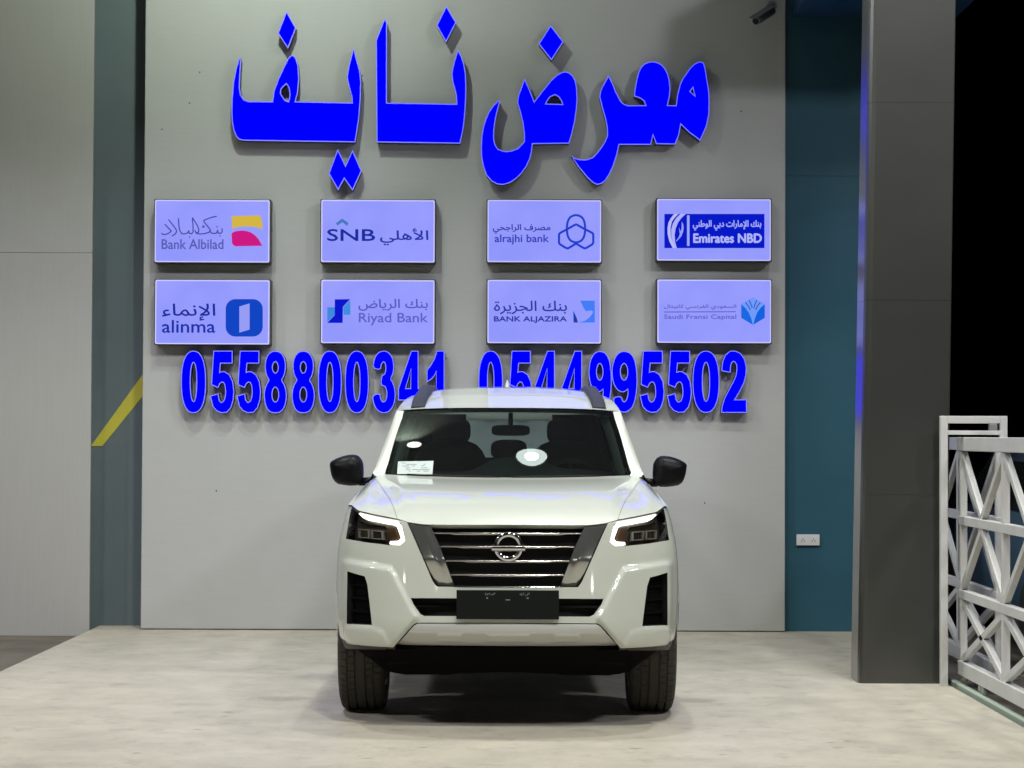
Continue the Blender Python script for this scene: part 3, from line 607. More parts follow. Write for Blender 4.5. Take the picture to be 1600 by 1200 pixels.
s.text('BANK ALJAZIRA', (140,512,1070,596), (38, 52, 158), .006)
s = Sign((1025.5, 436, 1206.5, 537), (1018, 432), 'lit lavender sign with light blue open book hexagon emblem')
s.poly('emblem', [(1300,268),(1452,352),(1452,530),(1302,622),(1150,532),(1150,352)], (112, 156, 252)); s.k = 1
s.poly('emblem', [(1150,355),(1200,400),(1245,460),(1280,540),(1298,618),(1150,530)], (22, 104, 230))
s.poly('emblem', [(1452,355),(1400,400),(1355,460),(1325,540),(1306,618),(1452,530)], (10, 98, 226))
s.strokes('emblem', [[(1205,330),(1245,385),(1265,425)], [(1250,303),(1278,360),(1290,400)], [(1350,303),(1325,360),(1312,400)], [(1395,330),(1355,385),(1335,425)]], (44, 76, 190), 12); s.k = 0
s.text(shape('السعودي الفرنسي كابيتال'), (160,360,1085,425), (104, 104, 200))
s.poly('lettering', [(160,450),(1080,447),(1080,457),(160,461)], (88, 80, 190))
s.text('Saudi Fransi Capital', (160,488,1085,560), (104, 104, 208))

# ------------------------------------------------------------------ the white car
X0 = at(793, 860, -5.3).x
YN = -5.60                        # nose
Wt = np.array([(.30,.84),(.38,.872),(.46,.89),(.65,.905),(.82,.905),(.926,.897),(.995,.884),(1.08,.866),(1.15,.845),(1.205,.82),(1.25,.785),(1.307,.760),(1.45,.718),(1.585,.678),(1.68,.652),(1.735,.63),(1.78,.597),(1.81,.55)])
def W(z): return np.interp(z, Wt[:, 0], Wt[:, 1])
Pt = np.array([(.28,.14),(.36,.07),(.40,.03),(.435,.004),(.50,-.014),(.546,-.02),(.585,-.012),(.68,0),(.735,.008),(.87,.028),(.95,.042),(1.06,.065),(1.14,.10),(1.2,.14)])
Wf = Wt.copy()
from functools import lru_cache
def softinterp(z, T):   # interpolation softened by averaging neighbours
    z = np.asarray(z, float); return sum(np.interp(z + d, T[:, 0], T[:, 1]) * k for d, k in ((-.03, .2), (-.015, .2), (0, .2), (.015, .2), (.03, .2)))
def WS(z): return softinterp(z, Wt)
DEP = 0.44
def nose(u, z): 
    u = np.clip(np.abs(u), 0, 1); return YN + softinterp(z, Pt) + DEP * (1 - (1 - u ** 3.2) ** (1 / 1.9))
QS = 1.6
def u_to_q(u): return np.sign(u) * QS * (1 - np.sqrt(1 - np.clip(np.abs(u), 0, 1)))
def q_to_u(q): t = np.clip(np.abs(q) / QS, 0, 1); return np.sign(q) * (1 - (1 - t) ** 2)
BUMPS = []                        # (polygon in (q,z), height, ramp)
def nose_surface(qz, off=0.0):
    qz = np.asarray(qz, float)
    def P(qz):
        u = q_to_u(qz[:, 0]); z = qz[:, 1]; return np.stack([X0 + u * WS(z), nose(u, z), z], 1)
    e = 1e-3; c = P(qz); dq = P(qz + (e, 0)) - P(qz - (e, 0)); dz = P(qz + (0, e)) - P(qz - (0, e)); n = np.cross(dq, dz); n /= np.linalg.norm(n, axis=1)[:, None]
    h = np.full(len(qz), float(off)) if np.isscalar(off) else np.asarray(off, float)
    for poly, a, r in BUMPS:
        sd = dist(qz, poly) * np.where(inside(qz, poly), 1, -1); h = h + a * smst(sd, -r * .3, r) * (1 - smst(np.abs(q_to_u(qz[:, 0])), .90, .975))
    return c + n * h[:, None]
def to_qz(px, py):
    y = -5.5
    for _ in range(14):
        p = at(px, py, y); x = p.x - X0; u = min(abs(x) / float(WS(p.z)), .9990); y = .5 * y + .5 * float(nose(u, p.z))
    return (float(u_to_q(math.copysign(u, x))), p.z)
def half(pts, step=6): return [to_qz(*p) for p in resample(pts, step, closed=False)]
def mir(l): return [(-q, z) for q, z in l][::-1]
def both(l): return l + mir(l)
def front(name, outer, mats, parent, holes=(), off=0.0, depth=.03, step=.015, mi=0, mb=None, walls=True, wmi=0):
    V, F = fill(outer, holes, step); oo = off(V) if callable(off) else off; P = nose_surface(V, oo); Pb = nose_surface(V, oo - depth) if walls else None
    m = mb or MB(); a = np.cross(P[[f[1] for f in F]] - P[[f[0] for f in F]], P[[f[2] for f in F]] - P[[f[0] for f in F]])
    F = [f if k else f[::-1] for f, k in zip(F, a[:, 1] < 0)]
    m.add(P, F, mi, True)
    if walls:
        for i, j in boundary(F): m.add([P[i], P[j], Pb[j], Pb[i]], [(3, 2, 1, 0)], wmi, False)
    return None if mb is not None else m.build(name, mats, parent)

car = empty('parked_car', (X0, -3.2, 0), 'white pearl suv facing the camera with its running lights on', 'car')
# outlines measured on the left half
# block around the fog vents stands proud of the bumper, lower lip stands proud again
blockL = half([(520, 872), (553, 876), (612, 886), (617, 894), (632, 924), (645, 950), (656, 966), (648, 972), (616, 1012), (520, 1003)], 8)
lipL = half([(520, 975), (586, 978), (603, 984), (616, 1012), (520, 1005)], 8)
for sgn in (1, -1):
    f = lambda l: [(sgn * q, z) for q, z in l]
    BUMPS.append((f(blockL), .022, .016)); BUMPS.append((f(lipL), .012, .010))
HL = [(549.5,792),(560,800),(590,806.5),(620,812),(627,819),(633,845),(625,852),(606,851.6),(572,847.5),(540.5,842),(543,826),(546,808)]
zt = 1.118
headL = half(HL + [HL[0]], 5)[:-1]
qe = float(u_to_q(.9992))
Lseg = half([(620.5,812),(636,815.5)], 6)
grL = half([(636,816),(643,831),(676,908),(682,916.5),(794,918.5)], 6)
lowL = half([(794,973),(651,973),(646,976),(616,1009.5)], 6)
headnotch = half([HL[k] for k in (0, 11, 10, 9, 8, 7, 6, 5, 4, 3)], 5)
cornz0, cornz1 = float(lowL[-1][1]) - .004, headnotch[0][1]
side = [(-qe, z) for z in np.linspace(cornz0 + .012, cornz1, 44)]
outL = mir(lowL[:1]) if False else []
chain = [(q, z) for q, z in lowL] + [(-qe + .02 + (q), z) for q, z in []] + side + headnotch + Lseg + grL
outer = chain + [p for p in mir(chain) if abs(p[0]) > 1e-4]
o2 = []
for p in outer:
    if not o2 or math.hypot(p[0]-o2[-1][0], p[1]-o2[-1][1]) > .0015: o2.append(p)
outer = o2
ventL = half([(548,893),(560,897),(574,901),(578,914),(585,976),(547,974),(548,893)], 5)[:-1]
intake = half([(794,935),(642,934.5),(646,944),(657,959.5),(663,962.5),(794,963)], 6); intake = both(intake[1:-1]) if False else intake + [p for p in mir(intake) if abs(p[0]) > 1e-3]
front('bumper', outer, [M['paint'], M['black']], car, holes=[ventL, mir(ventL), intake], depth=.05, step=.014, wmi=1)
# dark pockets behind the openings
for l in (ventL, mir(ventL)):
    v = front('fog_vent', l, M['under'], car, off=-.045, depth=.02, step=.03)
    zz = sorted(p[1] for p in l)
    for k in range(1, 4):
        z0 = zz[0] + (zz[-1] - zz[0]) * k / 4; qs = [p[0] for p in l if abs(p[1] - z0) < .05]
        a, b = min(qs) + .012, max(qs) - .012
        front('louvre', [(a, z0 - .006), (b, z0 - .006), (b, z0 + .006), (a, z0 + .006)], M['under'], v, off=-.025, depth=.02, step=.03)
ik = front('lower_intake', intake, M['black'], car, off=-.048, depth=.02, step=.03)
zi = sum(p[1] for p in intake) / len(intake)
front('intake_slat', half([(650,948),(794,949)], 8) + mir(half([(650,948),(794,949)], 8)) + mir(half([(651,951.5),(794,952.5)], 8))[::-1][::-1] if False else [(-.55, zi - .006), (.55, zi - .006), (.55, zi + .006), (-.55, zi + .006)], M['gloss_black'], ik, off=-.02, depth=.02, step=.03)
# skid plate with pressed ribs
sk = half([(794,974.5),(652,974.5),(647,977.5),(617.5,1010.5),(616,1024),(794,1027)], 6)
skid = sk + [p for p in mir(sk) if abs(p[0]) > 1e-3]
nb = len(BUMPS)
for a, b in ((690, 715), (735, 780)):
    l = half([(a - 16, 1010), (a - 10, 989), (b, 989), (b + 6, 1010), (a - 16, 1010)], 6)[:-1]
for a, b in ((684, 722), (762, 826), (866, 904)):
    BUMPS.append((half([(a, 989), (b, 989), (b + 4, 1006), (a - 4, 1006), (a, 989)], 8)[:-1], .009, .006))
zcr = to_qz(794, 988)[1]
front('skid_plate', skid, M['skid'], car, off=lambda V: .012 - .54 * np.maximum(0, zcr - V[:, 1]) - .34 * np.maximum(0, V[:, 1] - zcr), depth=.05, step=.010)
del BUMPS[nb:]
# dark lip under the painted corners
q6, z6 = lowL[-1]
for fm in ((lambda l: l), mir):
    front('valance', fm(resample([(-qe, cornz0 + .022), (-qe, cornz0 - .022), (-qe + .12, cornz0 - .046), (q6 - .004, z6 - .024), (q6 - .004, z6 + .008)], .03)), M['lip'], car, off=-.006, depth=.03, step=.03)
apr = half([(543,1016),(600,1018),(794,1020)], 8) + half([(794,1055),(700,1057),(630,1057),(596,1052),(568,1034)], 8)
nt_ = len(half([(543,1016),(600,1018),(794,1020)], 8))
bot_ = apr[nt_ + 1:]
apron = apr[:nt_ - 1] + mir(apr[:nt_ - 1]) + [(-q, z) for q, z in bot_[::-1]] + bot_
front('front_apron', apron, M['under'], car, off=-.035, depth=.05, step=.03)
m = MB()
zu = .305
prof = [(YN + .10, .41), (YN + .17, .335), (YN + .26, zu), (-4.9, .33), (-3.4, .36), (-1.2, .32), (-.95, .45)]
m.grid([[(X0 + sx, y, z) for y, z in prof] for sx in (-.62, -.4, 0, .4, .62)], smooth=False)
m.grid([[(X0 + sx, y, z + .22) for y, z in prof] for sx in (-.62, 0, .62)], smooth=False)
for sx in (-.62, .62): m.add([(X0 + sx, y, z) for y, z in prof] + [(X0 + sx, y, z + .22) for y, z in prof], [(i, i+1, i+1+len(prof), i+len(prof)) for i in range(len(prof)-1)])
m.box((X0 - .85, -5.18, .40), (X0 - .60, -5.10, .52)).box((X0 + .60, -5.18, .40), (X0 + .85, -5.10, .52))
for sx in (-1, 1):   # arch liners
    for yc in (-4.7, -1.85):
        rows = [[(X0 + sx * x, yc + .455 * math.cos(t), .38 + .455 * math.sin(t)) for x in (.56, .885)] for t in np.linspace(.13, math.pi - .13, 22)]
        m.grid(rows)
    m.add([(X0 + sx * .57, yc + .46 * math.cos(t), .38 + .46 * math.sin(t)) for yc in (-4.7,) for t in np.linspace(-.1, math.pi + .1, 20)], [tuple(range(20))])
for k in range(7): m.box((X0 - .5 + k * .14, YN + .22 + .02 * (k % 2), .285 + .012 * (k % 3)), (X0 - .42 + k * .14, YN + .40, .33))
m.build('underbody', M['under'], car)

# grille -----------------------------------------------------------------
inL = half([(671,821),(688,856),(708,914.5),(794,915.5)], 6)
topg = half([(641,819),(659,822.2),(671,822.5)], 6)
gr_in = half([(794,823),(673,822.5),(688,856),(709,914),(794,915)], 6); gr_in = gr_in + [p for p in mir(gr_in) if abs(p[0]) > 1e-3]
grille = front('grille', gr_in, M['black'], car, off=-.055, depth=.01, step=.03)
for sgn in (1, -1):
    wing = half([(638.5,818),(659,821.5),(673,822.5),(688,856),(709,916),(684,915.5),(678,907),(645,831),(638.5,818)], 5)[:-1]
    wing = wing if sgn > 0 else mir(wing)
    u = np.array(wing); 
    V, F = fill(wing, (), .014); P = nose_surface(V, .004)
    # the wing dishes inward towards the grille
    dl = dist(V, gr_in if True else wing); P[:, 1] += .010 * (1 - smst(dl, 0, .05)) + .55 * np.maximum(0, .88 - P[:, 2]) ** 1.3; 
    F = [f if np.cross(P[f[1]]-P[f[0]], P[f[2]]-P[f[0]])[1] < 0 else f[::-1] for f in F]
    m = MB().add(P, F, 0, True)
    for i, j in boundary(F): m.add([P[i], P[j], P[j] + (0, .05, 0), P[i] + (0, .05, 0)], [(3, 2, 1, 0)])
    m.build('chrome_wing', M['smoke_chrome'], grille)
def gbar(y, xa, xb, nst=26):
    l = half([(xa, y), (794, y + .6)], 5); qs = [p[0] for p in l]; zs = [p[1] for p in l]
    full = [(q, z) for q, z in l] + [(-q, z) for q, z in l[::-1][1:]]
    rows = []
    for i, (q, z) in enumerate(full):
        e = min(i, len(full) - 1 - i); thick = .004 if e < 5 else (.004 + .0045 * min(1, (e - 5) / 2))
        sec = [(z + .0085, -.044), (z + .0075, -.018), (z + .003, -.010), (z - thick * .3, -.009), (z - thick, -.014), (z - thick - .002, -.044)]
        rows.append([tuple(nose_surface([(q, a)], b)[0]) for a, b in sec])
    MB().grid(rows, flip=True).build('grille_bar', M['bar_chrome'], grille)
for y, xa in ((832.5, 676.5), (853.5, 688), (876, 696), (898, 704)): gbar(y, xa, 0)
l = half([(709,917),(794,917.6)], 5); fl = l + [(-q, z) for q, z in l[::-1][1:]]
MB().grid([[tuple(nose_surface([(q, z + d)], o)[0]) for d, o in ((.006,-.04),(.005,-.002),(0,.002),(-.006,-.002),(-.008,-.03))] for q, z in fl], flip=True).build('grille_trim', M['chrome'], grille)
# round emblem with its cross bar
ec = at(794.5, 854.5, YN - .0)
yE = float(nose_surface([to_qz(794.5, 854.5)], -.004)[0][1])
ec = at(794.5, 854.5, yE); k = (yE - CAM.y) / FPX
ro, ri = 23.3 * k, 15.0 * k
rows = []
for t in np.linspace(0, 2 * math.pi, 49)[:-1]:
    c, s_ = math.cos(t), math.sin(t); rows.append([(ec.x + r * c, yE - d, ec.z + r * s_) for r, d in ((ro, -.03), (ro, .004), (ro - .004, .012), (ri + .004, .012), (ri, .004), (ri, -.03))])
rows.append(rows[0]); em = MB().grid(rows).build('badge', M['chrome'], grille)
m = MB(); bw_, bh = 25.8 * k, 5.2 * k
m.grid([[(x, yE - .022 * math.cos(t), ec.z - 2*k + bh * 1.1 * math.sin(t)) for t in np.linspace(-math.pi/2, math.pi/2, 9)] for x in np.linspace(ec.x - bw_, ec.x + bw_, 7)], flip=True)
for x in (ec.x - bw_, ec.x + bw_): m.add([(x, yE - .022 * math.cos(t), ec.z - 2*k + bh * 1.1 * math.sin(t)) for t in np.linspace(-math.pi/2, math.pi/2, 9)], [tuple(range(9))])
m.build('badge', M['chrome'], grille)
V = [(ec.x + ri * .99 * math.cos(t), yE + .008, ec.z + ri * .99 * math.sin(t)) for t in np.linspace(0, 2*math.pi, 33)[:-1]]
MB().add(V, [tuple(range(32))]).build('badge', M['gloss_black'], grille)

# number plate
yPl = YN - .030
a, b = at(713, 967.5, yPl), at(873.5, 922.5, yPl)
pl = MB().box((a.x, yPl, a.z), (b.x, yPl + .006, b.z)).box((a.x + .03, yPl + .0065, a.z + .02), (b.x - .03, yPl + .06, b.z - .02)).build('number_plate', M['plate'], car, bevel=.003)
m = MB()
def mark(x0, y0, x1, y1): p, q = at(x0, y1, yPl - .0012), at(x1, y0, yPl - .0012); m.add([(p.x,p.y,p.z),(q.x,p.y,p.z),(q.x,q.y,q.z),(p.x,q.y,q.z)], [(0,1,2,3)])
for x0, n in ((758, 6), (811.5, 6)):
    for k in range(n):
        x = x0 + k * 2.8
        for _ in range(3):
            yy = 926 + random.uniform(0, 4.2); xx = x + random.uniform(0, .9); mark(xx, yy, xx + random.uniform(.6, 1.7), yy + random.uniform(.5, 1.3))
mark(760, 933.5, 762.5, 935.5); mark(823, 933.5, 826, 935.5); mark(790, 936.6, 797, 938)
m.build('lettering', M['plate_print'], pl)

# headlights ----------------------------------------------------------------
for sgn in (1, -1):
    fm = (lambda l: l) if sgn > 0 else mir
    hl = front('headlight', fm(headL), M['lamp_house'], car, off=-.05, depth=.01, step=.02)
    V, F = fill(fm(headL), (), .05); bd = boundary(F); A = nose_surface(V, -.003); B = nose_surface(V, -.05)
    m = MB()
    for i, j in bd: m.add([A[i], A[j], B[j], B[i]], [(0, 1, 2, 3)])
    m.build('housing', M['gloss_black'], hl)
    drl = half([(557,800.5),(562,802.5),(590,808.5),(619,814),(624.5,820),(630.5,845),(625,850),(607,849.2),(608,845),(621.5,844.3),(625.3,840),(618.8,822),(611,817.2),(565,808),(557,800.5)], 4)[:-1]
    front('running_light', fm(drl), M['drl'], hl, off=-.012, depth=.03, step=.012)
    amb = half([(600,822),(613,824),(619,838),(615,842),(604,841),(600,822)], 4)[:-1]
    front('indicator', fm(amb), M['amber'], hl, off=-.032, depth=.015, step=.02)
    for cx, cy in ((563.5, 832), (585.5, 834)):
        q = half([(cx-9.5, cy-7.5),(cx+9, cy-6),(cx+9.5, cy+8),(cx-9, cy+6.5),(cx-9.5, cy-7.5)], 4)[:-1]
        c = np.mean(q, 0); h = [tuple(c + (np.array(p) - c) * .78) for p in q]
        front('lamp_bezel', fm(q), M['bezel_bright'], hl, holes=[fm(h)], off=-.022, depth=.025, step=.02)
        front('projector', fm([tuple(c + (np.array(p) - c) * .76) for p in q]), M['projector'], hl, off=-.028, depth=.01, step=.012)
    br = half([(556,812),(598,820),(600,822.5),(556,815),(556,812)], 5)[:-1]
    front('reflector', fm(br), M['chrome'], hl, off=-.030, depth=.015, step=.02)
    front('lens_cover', fm(headL), M['clear'], hl, off=-.001, depth=.001, step=.03, walls=False)

# hood and wings ---------------------------------------------------------------
Lq = half([(549.5,789.5),(560,798),(590,804.8),(620,810.6),(640,816.5),(662,819.6),(700,820.2),(794,820.2)], 4)
Lx = np.array([q_to_u(np.array([q]))[0] * float(WS(z)) for q, z in Lq]); Lz = np.array([z for q, z in Lq]) + .001
order = np.argsort(Lx); Lx, Lz = Lx[order], Lz[order]
xL = abs(Lx[0])
def cowl(x):
    ax = abs(x); y = -4.50 + .11 * (ax / .71) ** 2; z = 1.272 + .014 * (ax / .71) ** 2
    if ax > .70: t = min((ax - .70) / .10, 1); z -= .058 * t * t; y += 0
    return y, z
NS, NT = 96, 44
rows = []
xR = .797
crease = []
for j in range(NT + 1):
    t = j / NT; row = []
    for i in range(NS + 1):
        s_ = -1 + 2 * i / NS; s_ = math.copysign(1 - (1 - abs(s_)) ** 1.15, s_)
        xf = s_ * xL; zf = float(np.interp(-abs(xf), Lx, Lz)); uf = min(abs(xf) / float(WS(zf)), .9990)
        pf = nose_surface([(float(u_to_q(math.copysign(uf, xf))), zf)], 0.0)[0]
        xr = s_ * xR; yr, zr = cowl(xr)
        gx = t; x = xf + (xr - xf) * gx
        y = (pf[1]) + (yr - pf[1]) * (t ** 1.05)
        k = abs(s_)
        c1 = .42 * (1 - (1 - t) ** 4) + .58 * t ** .85            # centre: quick turn over the nose, then a long slope
        c2 = .15 * (1 - (1 - t) ** 3) + .85 * t
        ww = float(smst(k, .55, .95)); g_ = c1 * (1 - ww) + c2 * ww
        z = zf + (zr - zf) * g_
        # wing crest and the hood's raised middle
        edge = np.interp(t, [0, 1], [.66, .86]); z += .010 * math.sin(math.pi * min(1, t * 1.1)) * float(smst(edge - k, -.01, .035))
        z += .020 * math.sin(math.pi * t) * float(math.exp(-((k - .93) / .06) ** 2))
        row.append((X0 + x, y, z))
    rows.append(row)
m = MB().grid(rows, flip=False)
f0r = rows[0]; m.grid([[(p[0], p[1] + .03, p[2] - .02) for p in f0r], f0r], smooth=False)
m.build('bonnet', M['paint'], car)
HE = [rows[j][0] for j in range(NT + 1)]      # left edge of the wing, front to back

# shut lines of the bonnet as fine dark seams laid in the surface
def surf_at(s_, t):
    i = (math.copysign(1 - (1 - abs(s_)) ** (1 / 1.15), s_) + 1) / 2 * NS; j = t * NT; i0, j0 = min(int(i), NS - 1), min(int(j), NT - 1); a, b = i - i0, j - j0
    g4 = [Vector(rows[j0 + dj][i0 + di]) for dj in (0, 1) for di in (0, 1)]
    return (g4[0] * (1-a) + g4[1] * a) * (1-b) + (g4[2] * (1-a) + g4[3] * a) * b
for sg in (-1, 1):
    m = MB(); A = []
    for k in range(25):
        t = k / 24; sc = np.interp(t, [0, .3, .6, .9, 1], [.69, .77, .86, .955, .985]) * sg
        p, q = surf_at(sc - .0016, t), surf_at(sc + .0016, t); A.append([(p.x, p.y, p.z + .0015), (q.x, q.y, q.z + .0015)])
    m.grid(A).build('shut_line', M['seam'], car)

# body side, pillars, roof, rear ----------------------------------------------
def zc_roof(y): return np.interp(y, [-4.0, -3.8, -3.5, -3.1, -2.6, -2.0, -1.4, -.9], [1.668, 1.705, 1.757, 1.806, 1.826, 1.826, 1.80, 1.745])
def ze_roof(y): return np.interp(y, [-3.93, -3.7, -3.4, -3.0, -2.5, -2.0, -1.4, -.9], [1.652, 1.69, 1.728, 1.757, 1.77, 1.768, 1.745, 1.69])
ry = np.linspace(-3.985, -.93, 60)
def roofrow(y):
    out = []
    for s_ in np.linspace(-1, 1, 41):
        k = abs(s_); yy = y + (.055 * k * k * max(0, 1 - (y + 3.985) / .5)); zc, ze = float(zc_roof(y)), float(ze_roof(yy)); xe = float(WS(ze))
        out.append((X0 + s_ * xe, yy, zc - (zc - ze) * (k ** 4 * .75 + k * k * .25)))
    return out
rr = [roofrow(y) for y in ry]
body = MB(); body.grid(rr)
def S_side(yz):
    yz = np.asarray(yz, float); x = WS(yz[:, 1])
    x = x - .03 * smst(yz[:, 0], -2.2, -.9)
    for yc in (-4.7, -1.85):
        r = np.hypot(yz[:, 0] - yc, yz[:, 1] - .38); x = x + .014 * (1 - smst(r, .47, .54)) * (yz[:, 1] > .33)
    return x
ARC = lambda yc: [(yc + .465 * math.cos(t), .38 + .465 * math.sin(t)) for t in np.linspace(math.pi, 0, 30)]
zfr = np.linspace(.425, HE[0][2] - .002, 30)
fr = [(float(nose_surface([(-qe, z)])[0][1]), z) for z in zfr]
# front edge goes up, then along the wing crest, up the windscreen pillar, along the roof, down the rear
pl_a = [(p[1], p[2]) for p in HE]
apl = [(-4.385, 1.292), (-4.30, 1.355), (-4.16, 1.465), (-4.03, 1.57), (-3.935, 1.652)]
top = [(y, float(ze_roof(y))) for y in np.linspace(-3.88, -.93, 40)]
rear = [(-.90, 1.62), (-.875, 1.4), (-.86, 1.2), (-.85, 1.0), (-.85, .7), (-.87, .5), (-.90, .42)]
fr2 = [p for p in fr if p[1] > .43]
poly = fr2 + pl_a[1:] + apl + top + rear + [(-1.85 + .465, .40)] + ARC(-1.85)[::-1] + [(-1.85 - .467, .40), (-2.36, .40), (-4.2, .40), (-4.7 + .467, .40)] + ARC(-4.7)[::-1]
poly = [p for k, p in enumerate(poly) if k == 0 or math.hypot(p[0]-poly[k-1][0], p[1]-poly[k-1][1]) > .004]
# clear the arch from the front edge
poly = [p for p in poly if not (p in fr2 and math.hypot(p[0] + 4.7, p[1] - .38) < .472)]
wins = [[(-4.16, 1.27), (-3.22, 1.25), (-3.22, 1.66), (-3.75, 1.655), (-3.93, 1.56)], [(-3.10, 1.25), (-2.22, 1.25), (-2.16, 1.40), (-2.24, 1.665), (-3.10, 1.675)], [(-2.05, 1.30), (-1.25, 1.36), (-1.30, 1.63), (-2.12, 1.66)]]
wins = [resample(l, .08) for l in wins]
V, F = fill(poly, wins, .045); Sx = S_side(V)
for sg in (-1, 1):
    P = [(X0 + sg * x, v[0], v[1]) for x, v in zip(Sx, V)]; F2 = []
    for f in F:
        n = np.cross(np.subtract(P[f[1]], P[f[0]]), np.subtract(P[f[2]], P[f[0]])); F2.append(f if n[0] * sg > 0 else f[::-1])
    body.add(P, F2, 0, True)
    if True:   # turn of the wing between bonnet edge and body side
        st_ = []
        for p in HE:
            x = float(S_side([(p[1], p[2] - .006)])[0]); st_.append([(X0 + sg * -(p[0] - X0), p[1], p[2] + .0005), (X0 + sg * (x * .6 + .4 * -(p[0] - X0)), p[1] - .001, p[2] + .0008), (X0 + sg * (x + .001), p[1], p[2] - .006)])
        body.grid(st_, flip=(sg > 0))
# windscreen pillars: strip between glass edge and body side
def glass_edge(t):  # t 0 bottom..1 top, left side
    b = Vector((X0 - .709, -4.39, 1.286)); tp = Vector((X0 - .622, -3.925, 1.656)); p = b.lerp(tp, t); p.z += .022 * math.sin(math.pi * t); p.y -= .006 * math.sin(math.pi * t); return p
for sg in (-1, 1):
    rows_ = []
    for t in np.linspace(-.06, 1.0, 20):
        g1 = glass_edge(t); z = float(np.interp(t, [0, 1], [1.292, 1.652])); y = float(np.interp(z, [p[1] for p in apl], [p[0] for p in apl])) + (0 if t >= 0 else -.02)
        x = X0 - float(S_side([(y, z)])[0]); r = []
        for k in np.linspace(0, 1, 6):
            p = Vector((x, y, z)).lerp(Vector((g1.x + .012, g1.y - .004, g1.z - .004)), k); p.y -= .012 * math.sin(math.pi * k); p.x -= .006 * math.sin(math.pi * k)
            r.append((X0 + sg * -(p.x - X0), p.y, p.z))
        rows_.append(r)
    body.grid(rows_, flip=(sg > 0))
# tail
def tail(z, u): return -.70 - .22 * (1 - (1 - min(abs(u), .999) ** 3.2) ** (1 / 1.9)) - max(0, z - 1.15) * .16
V2, F3 = fill([(-.9985, z) for z in np.linspace(1.70, .45, 30)] + [(u, .45) for u in np.linspace(-.95, .95, 20)] + [(.9985, z) for z in np.linspace(.45, 1.70, 30)] + [(u, 1.72) for u in np.linspace(.95, -.95, 20)],
              [resample([(-.50, 1.24), (.50, 1.24), (.52, 1.32), (.46, 1.62), (-.46, 1.62), (-.52, 1.32)], .1)], .06)
P = [(X0 + u * (float(WS(z)) - .03), tail(z, u), z) for u, z in V2]
F3 = [f if np.cross(np.subtract(P[f[1]], P[f[0]]), np.subtract(P[f[2]], P[f[0]]))[1] > 0 else f[::-1] for f in F3]
body.add(P, F3, 0, True)
bodyo = body.build('body', M['paint'], car)
V3, F4 = fill([(-.51, 1.23), (.51, 1.23), (.53, 1.32), (.47, 1.63), (-.47, 1.63), (-.53, 1.32)], (), .1)
MB().add([(X0 + u * (float(WS(z)) - .03), tail(z, u) - .012, z) for u, z in V3], F4, 0, True).build('rear_window', M['rearglass'], car)
for sg in (-1, 1):
    for l in wins:
        Vw, Fw = fill([tuple(np.mean(l, 0) + (np.array(p) - np.mean(l, 0)) * 1.03) for p in l], (), .1)
        MB().add([(X0 + sg * (x - .012), v[0], v[1]) for x, v in zip(S_side(Vw), Vw)], Fw, 0, True).build('side_window', M['sideglass'], car)
    for ya, yb in ((-3.42, -3.26), (-2.42, -2.26)):
        z = 1.05; x = float(S_side([((ya + yb) / 2, z)])[0])
        MB().tube([(X0 + sg * (x - .005), ya, z), (X0 + sg * (x + .022), ya + .02, z), (X0 + sg * (x + .022), yb - .02, z), (X0 + sg * (x - .005), yb, z)], .011, 8).build('door_handle', M['chrome'], car)
    for yy in (-4.14, -3.16, -2.13):     # door gaps
        zz = np.linspace(.45, 1.24, 14); r_ = [[(X0 + sg * (float(S_side([(yy + d, z)])[0]) + .0015), yy + d, z) for d in (-.003, .003)] for z in zz]
        if yy != -2.13: MB().grid(r_).build('door_gap', M['frit'], car)

# windscreen ----------------------------------------------------------------------
NSx, NTz = 72, 36
def wpt(s_, t, lift=0.0):
    xb = s_ * .709; xt = s_ * .622; k = abs(s_)
    b = Vector((xb, -4.50 + .11 * k * k, 1.272 + .014 * k * k)); tp = Vector((xt, -3.985 + .06 * k * k, 1.668 - .012 * k * k)); p = b.lerp(tp, t)
    h = .015 * math.sin(math.pi * t) + lift; return (X0 + p.x, p.y - .61 * h, p.z + .79 * h)
def rounded(s_, t):  # distance inside a rounded frame, in metres
    W2 = .709 * (1 - t) + .622 * t; x = abs(s_) * W2; zz = t * .64
    dx, dt, db = W2 - x, .64 - zz, zz; d = min(dx - .022, dt - .028, db - .012); r = .07
    qx, qz = W2 - .022 - x, .64 - .028 - zz
    if qx < r and qz < r: d = r - math.hypot(r - qx, r - qz) if True else d
    return d
m = MB(); ss = [math.copysign(1 - (1 - abs(a)) ** 1.25, a) for a in np.linspace(-1, 1, NSx + 1)]
tt = [i / NTz for i in range(NTz + 1)]
g0 = [wpt(s_, t) for t in tt for s_ in ss]
ff, mi = [], []
for j in range(NTz):
    for i in range(NSx):
        a = j * (NSx + 1) + i; ff.append((a, a + 1, a + NSx + 2, a + NSx + 1)); mi.append(0)
n0 = len(m.v); m.add(g0, ff, 0, True)
ws = m.build('windscreen', [M['windscreen']], car)
# black border on the inside of the glass
inner_l = []
Wm = lambda t: .709 * (1 - t) + .622 * t
outl = [(-1.0, 0.0), (1.0, 0.0), (1.0, 1.0), (-1.0, 1.0)]
def corner(cs, ct, rs, rt, t0): return [(cs + rs * math.cos(R(a)), ct + rt * math.sin(R(a))) for a in range(t0, t0 + 91, 15)]
inn = corner(.957 - .12, .945 - .11, .12, .11, 0) + corner(-.957 + .12, .945 - .11, .12, .11, 90) + [(-.968, .05), (-.955, .02), (0, .012), (.955, .02), (.968, .05)]
V, F = fill(resample(outl, .06), [resample(inn, .06)], .05)
MB().add([wpt(a, b, -.006) for a, b in V], F, 0, True).build('border', M['frit'], ws)
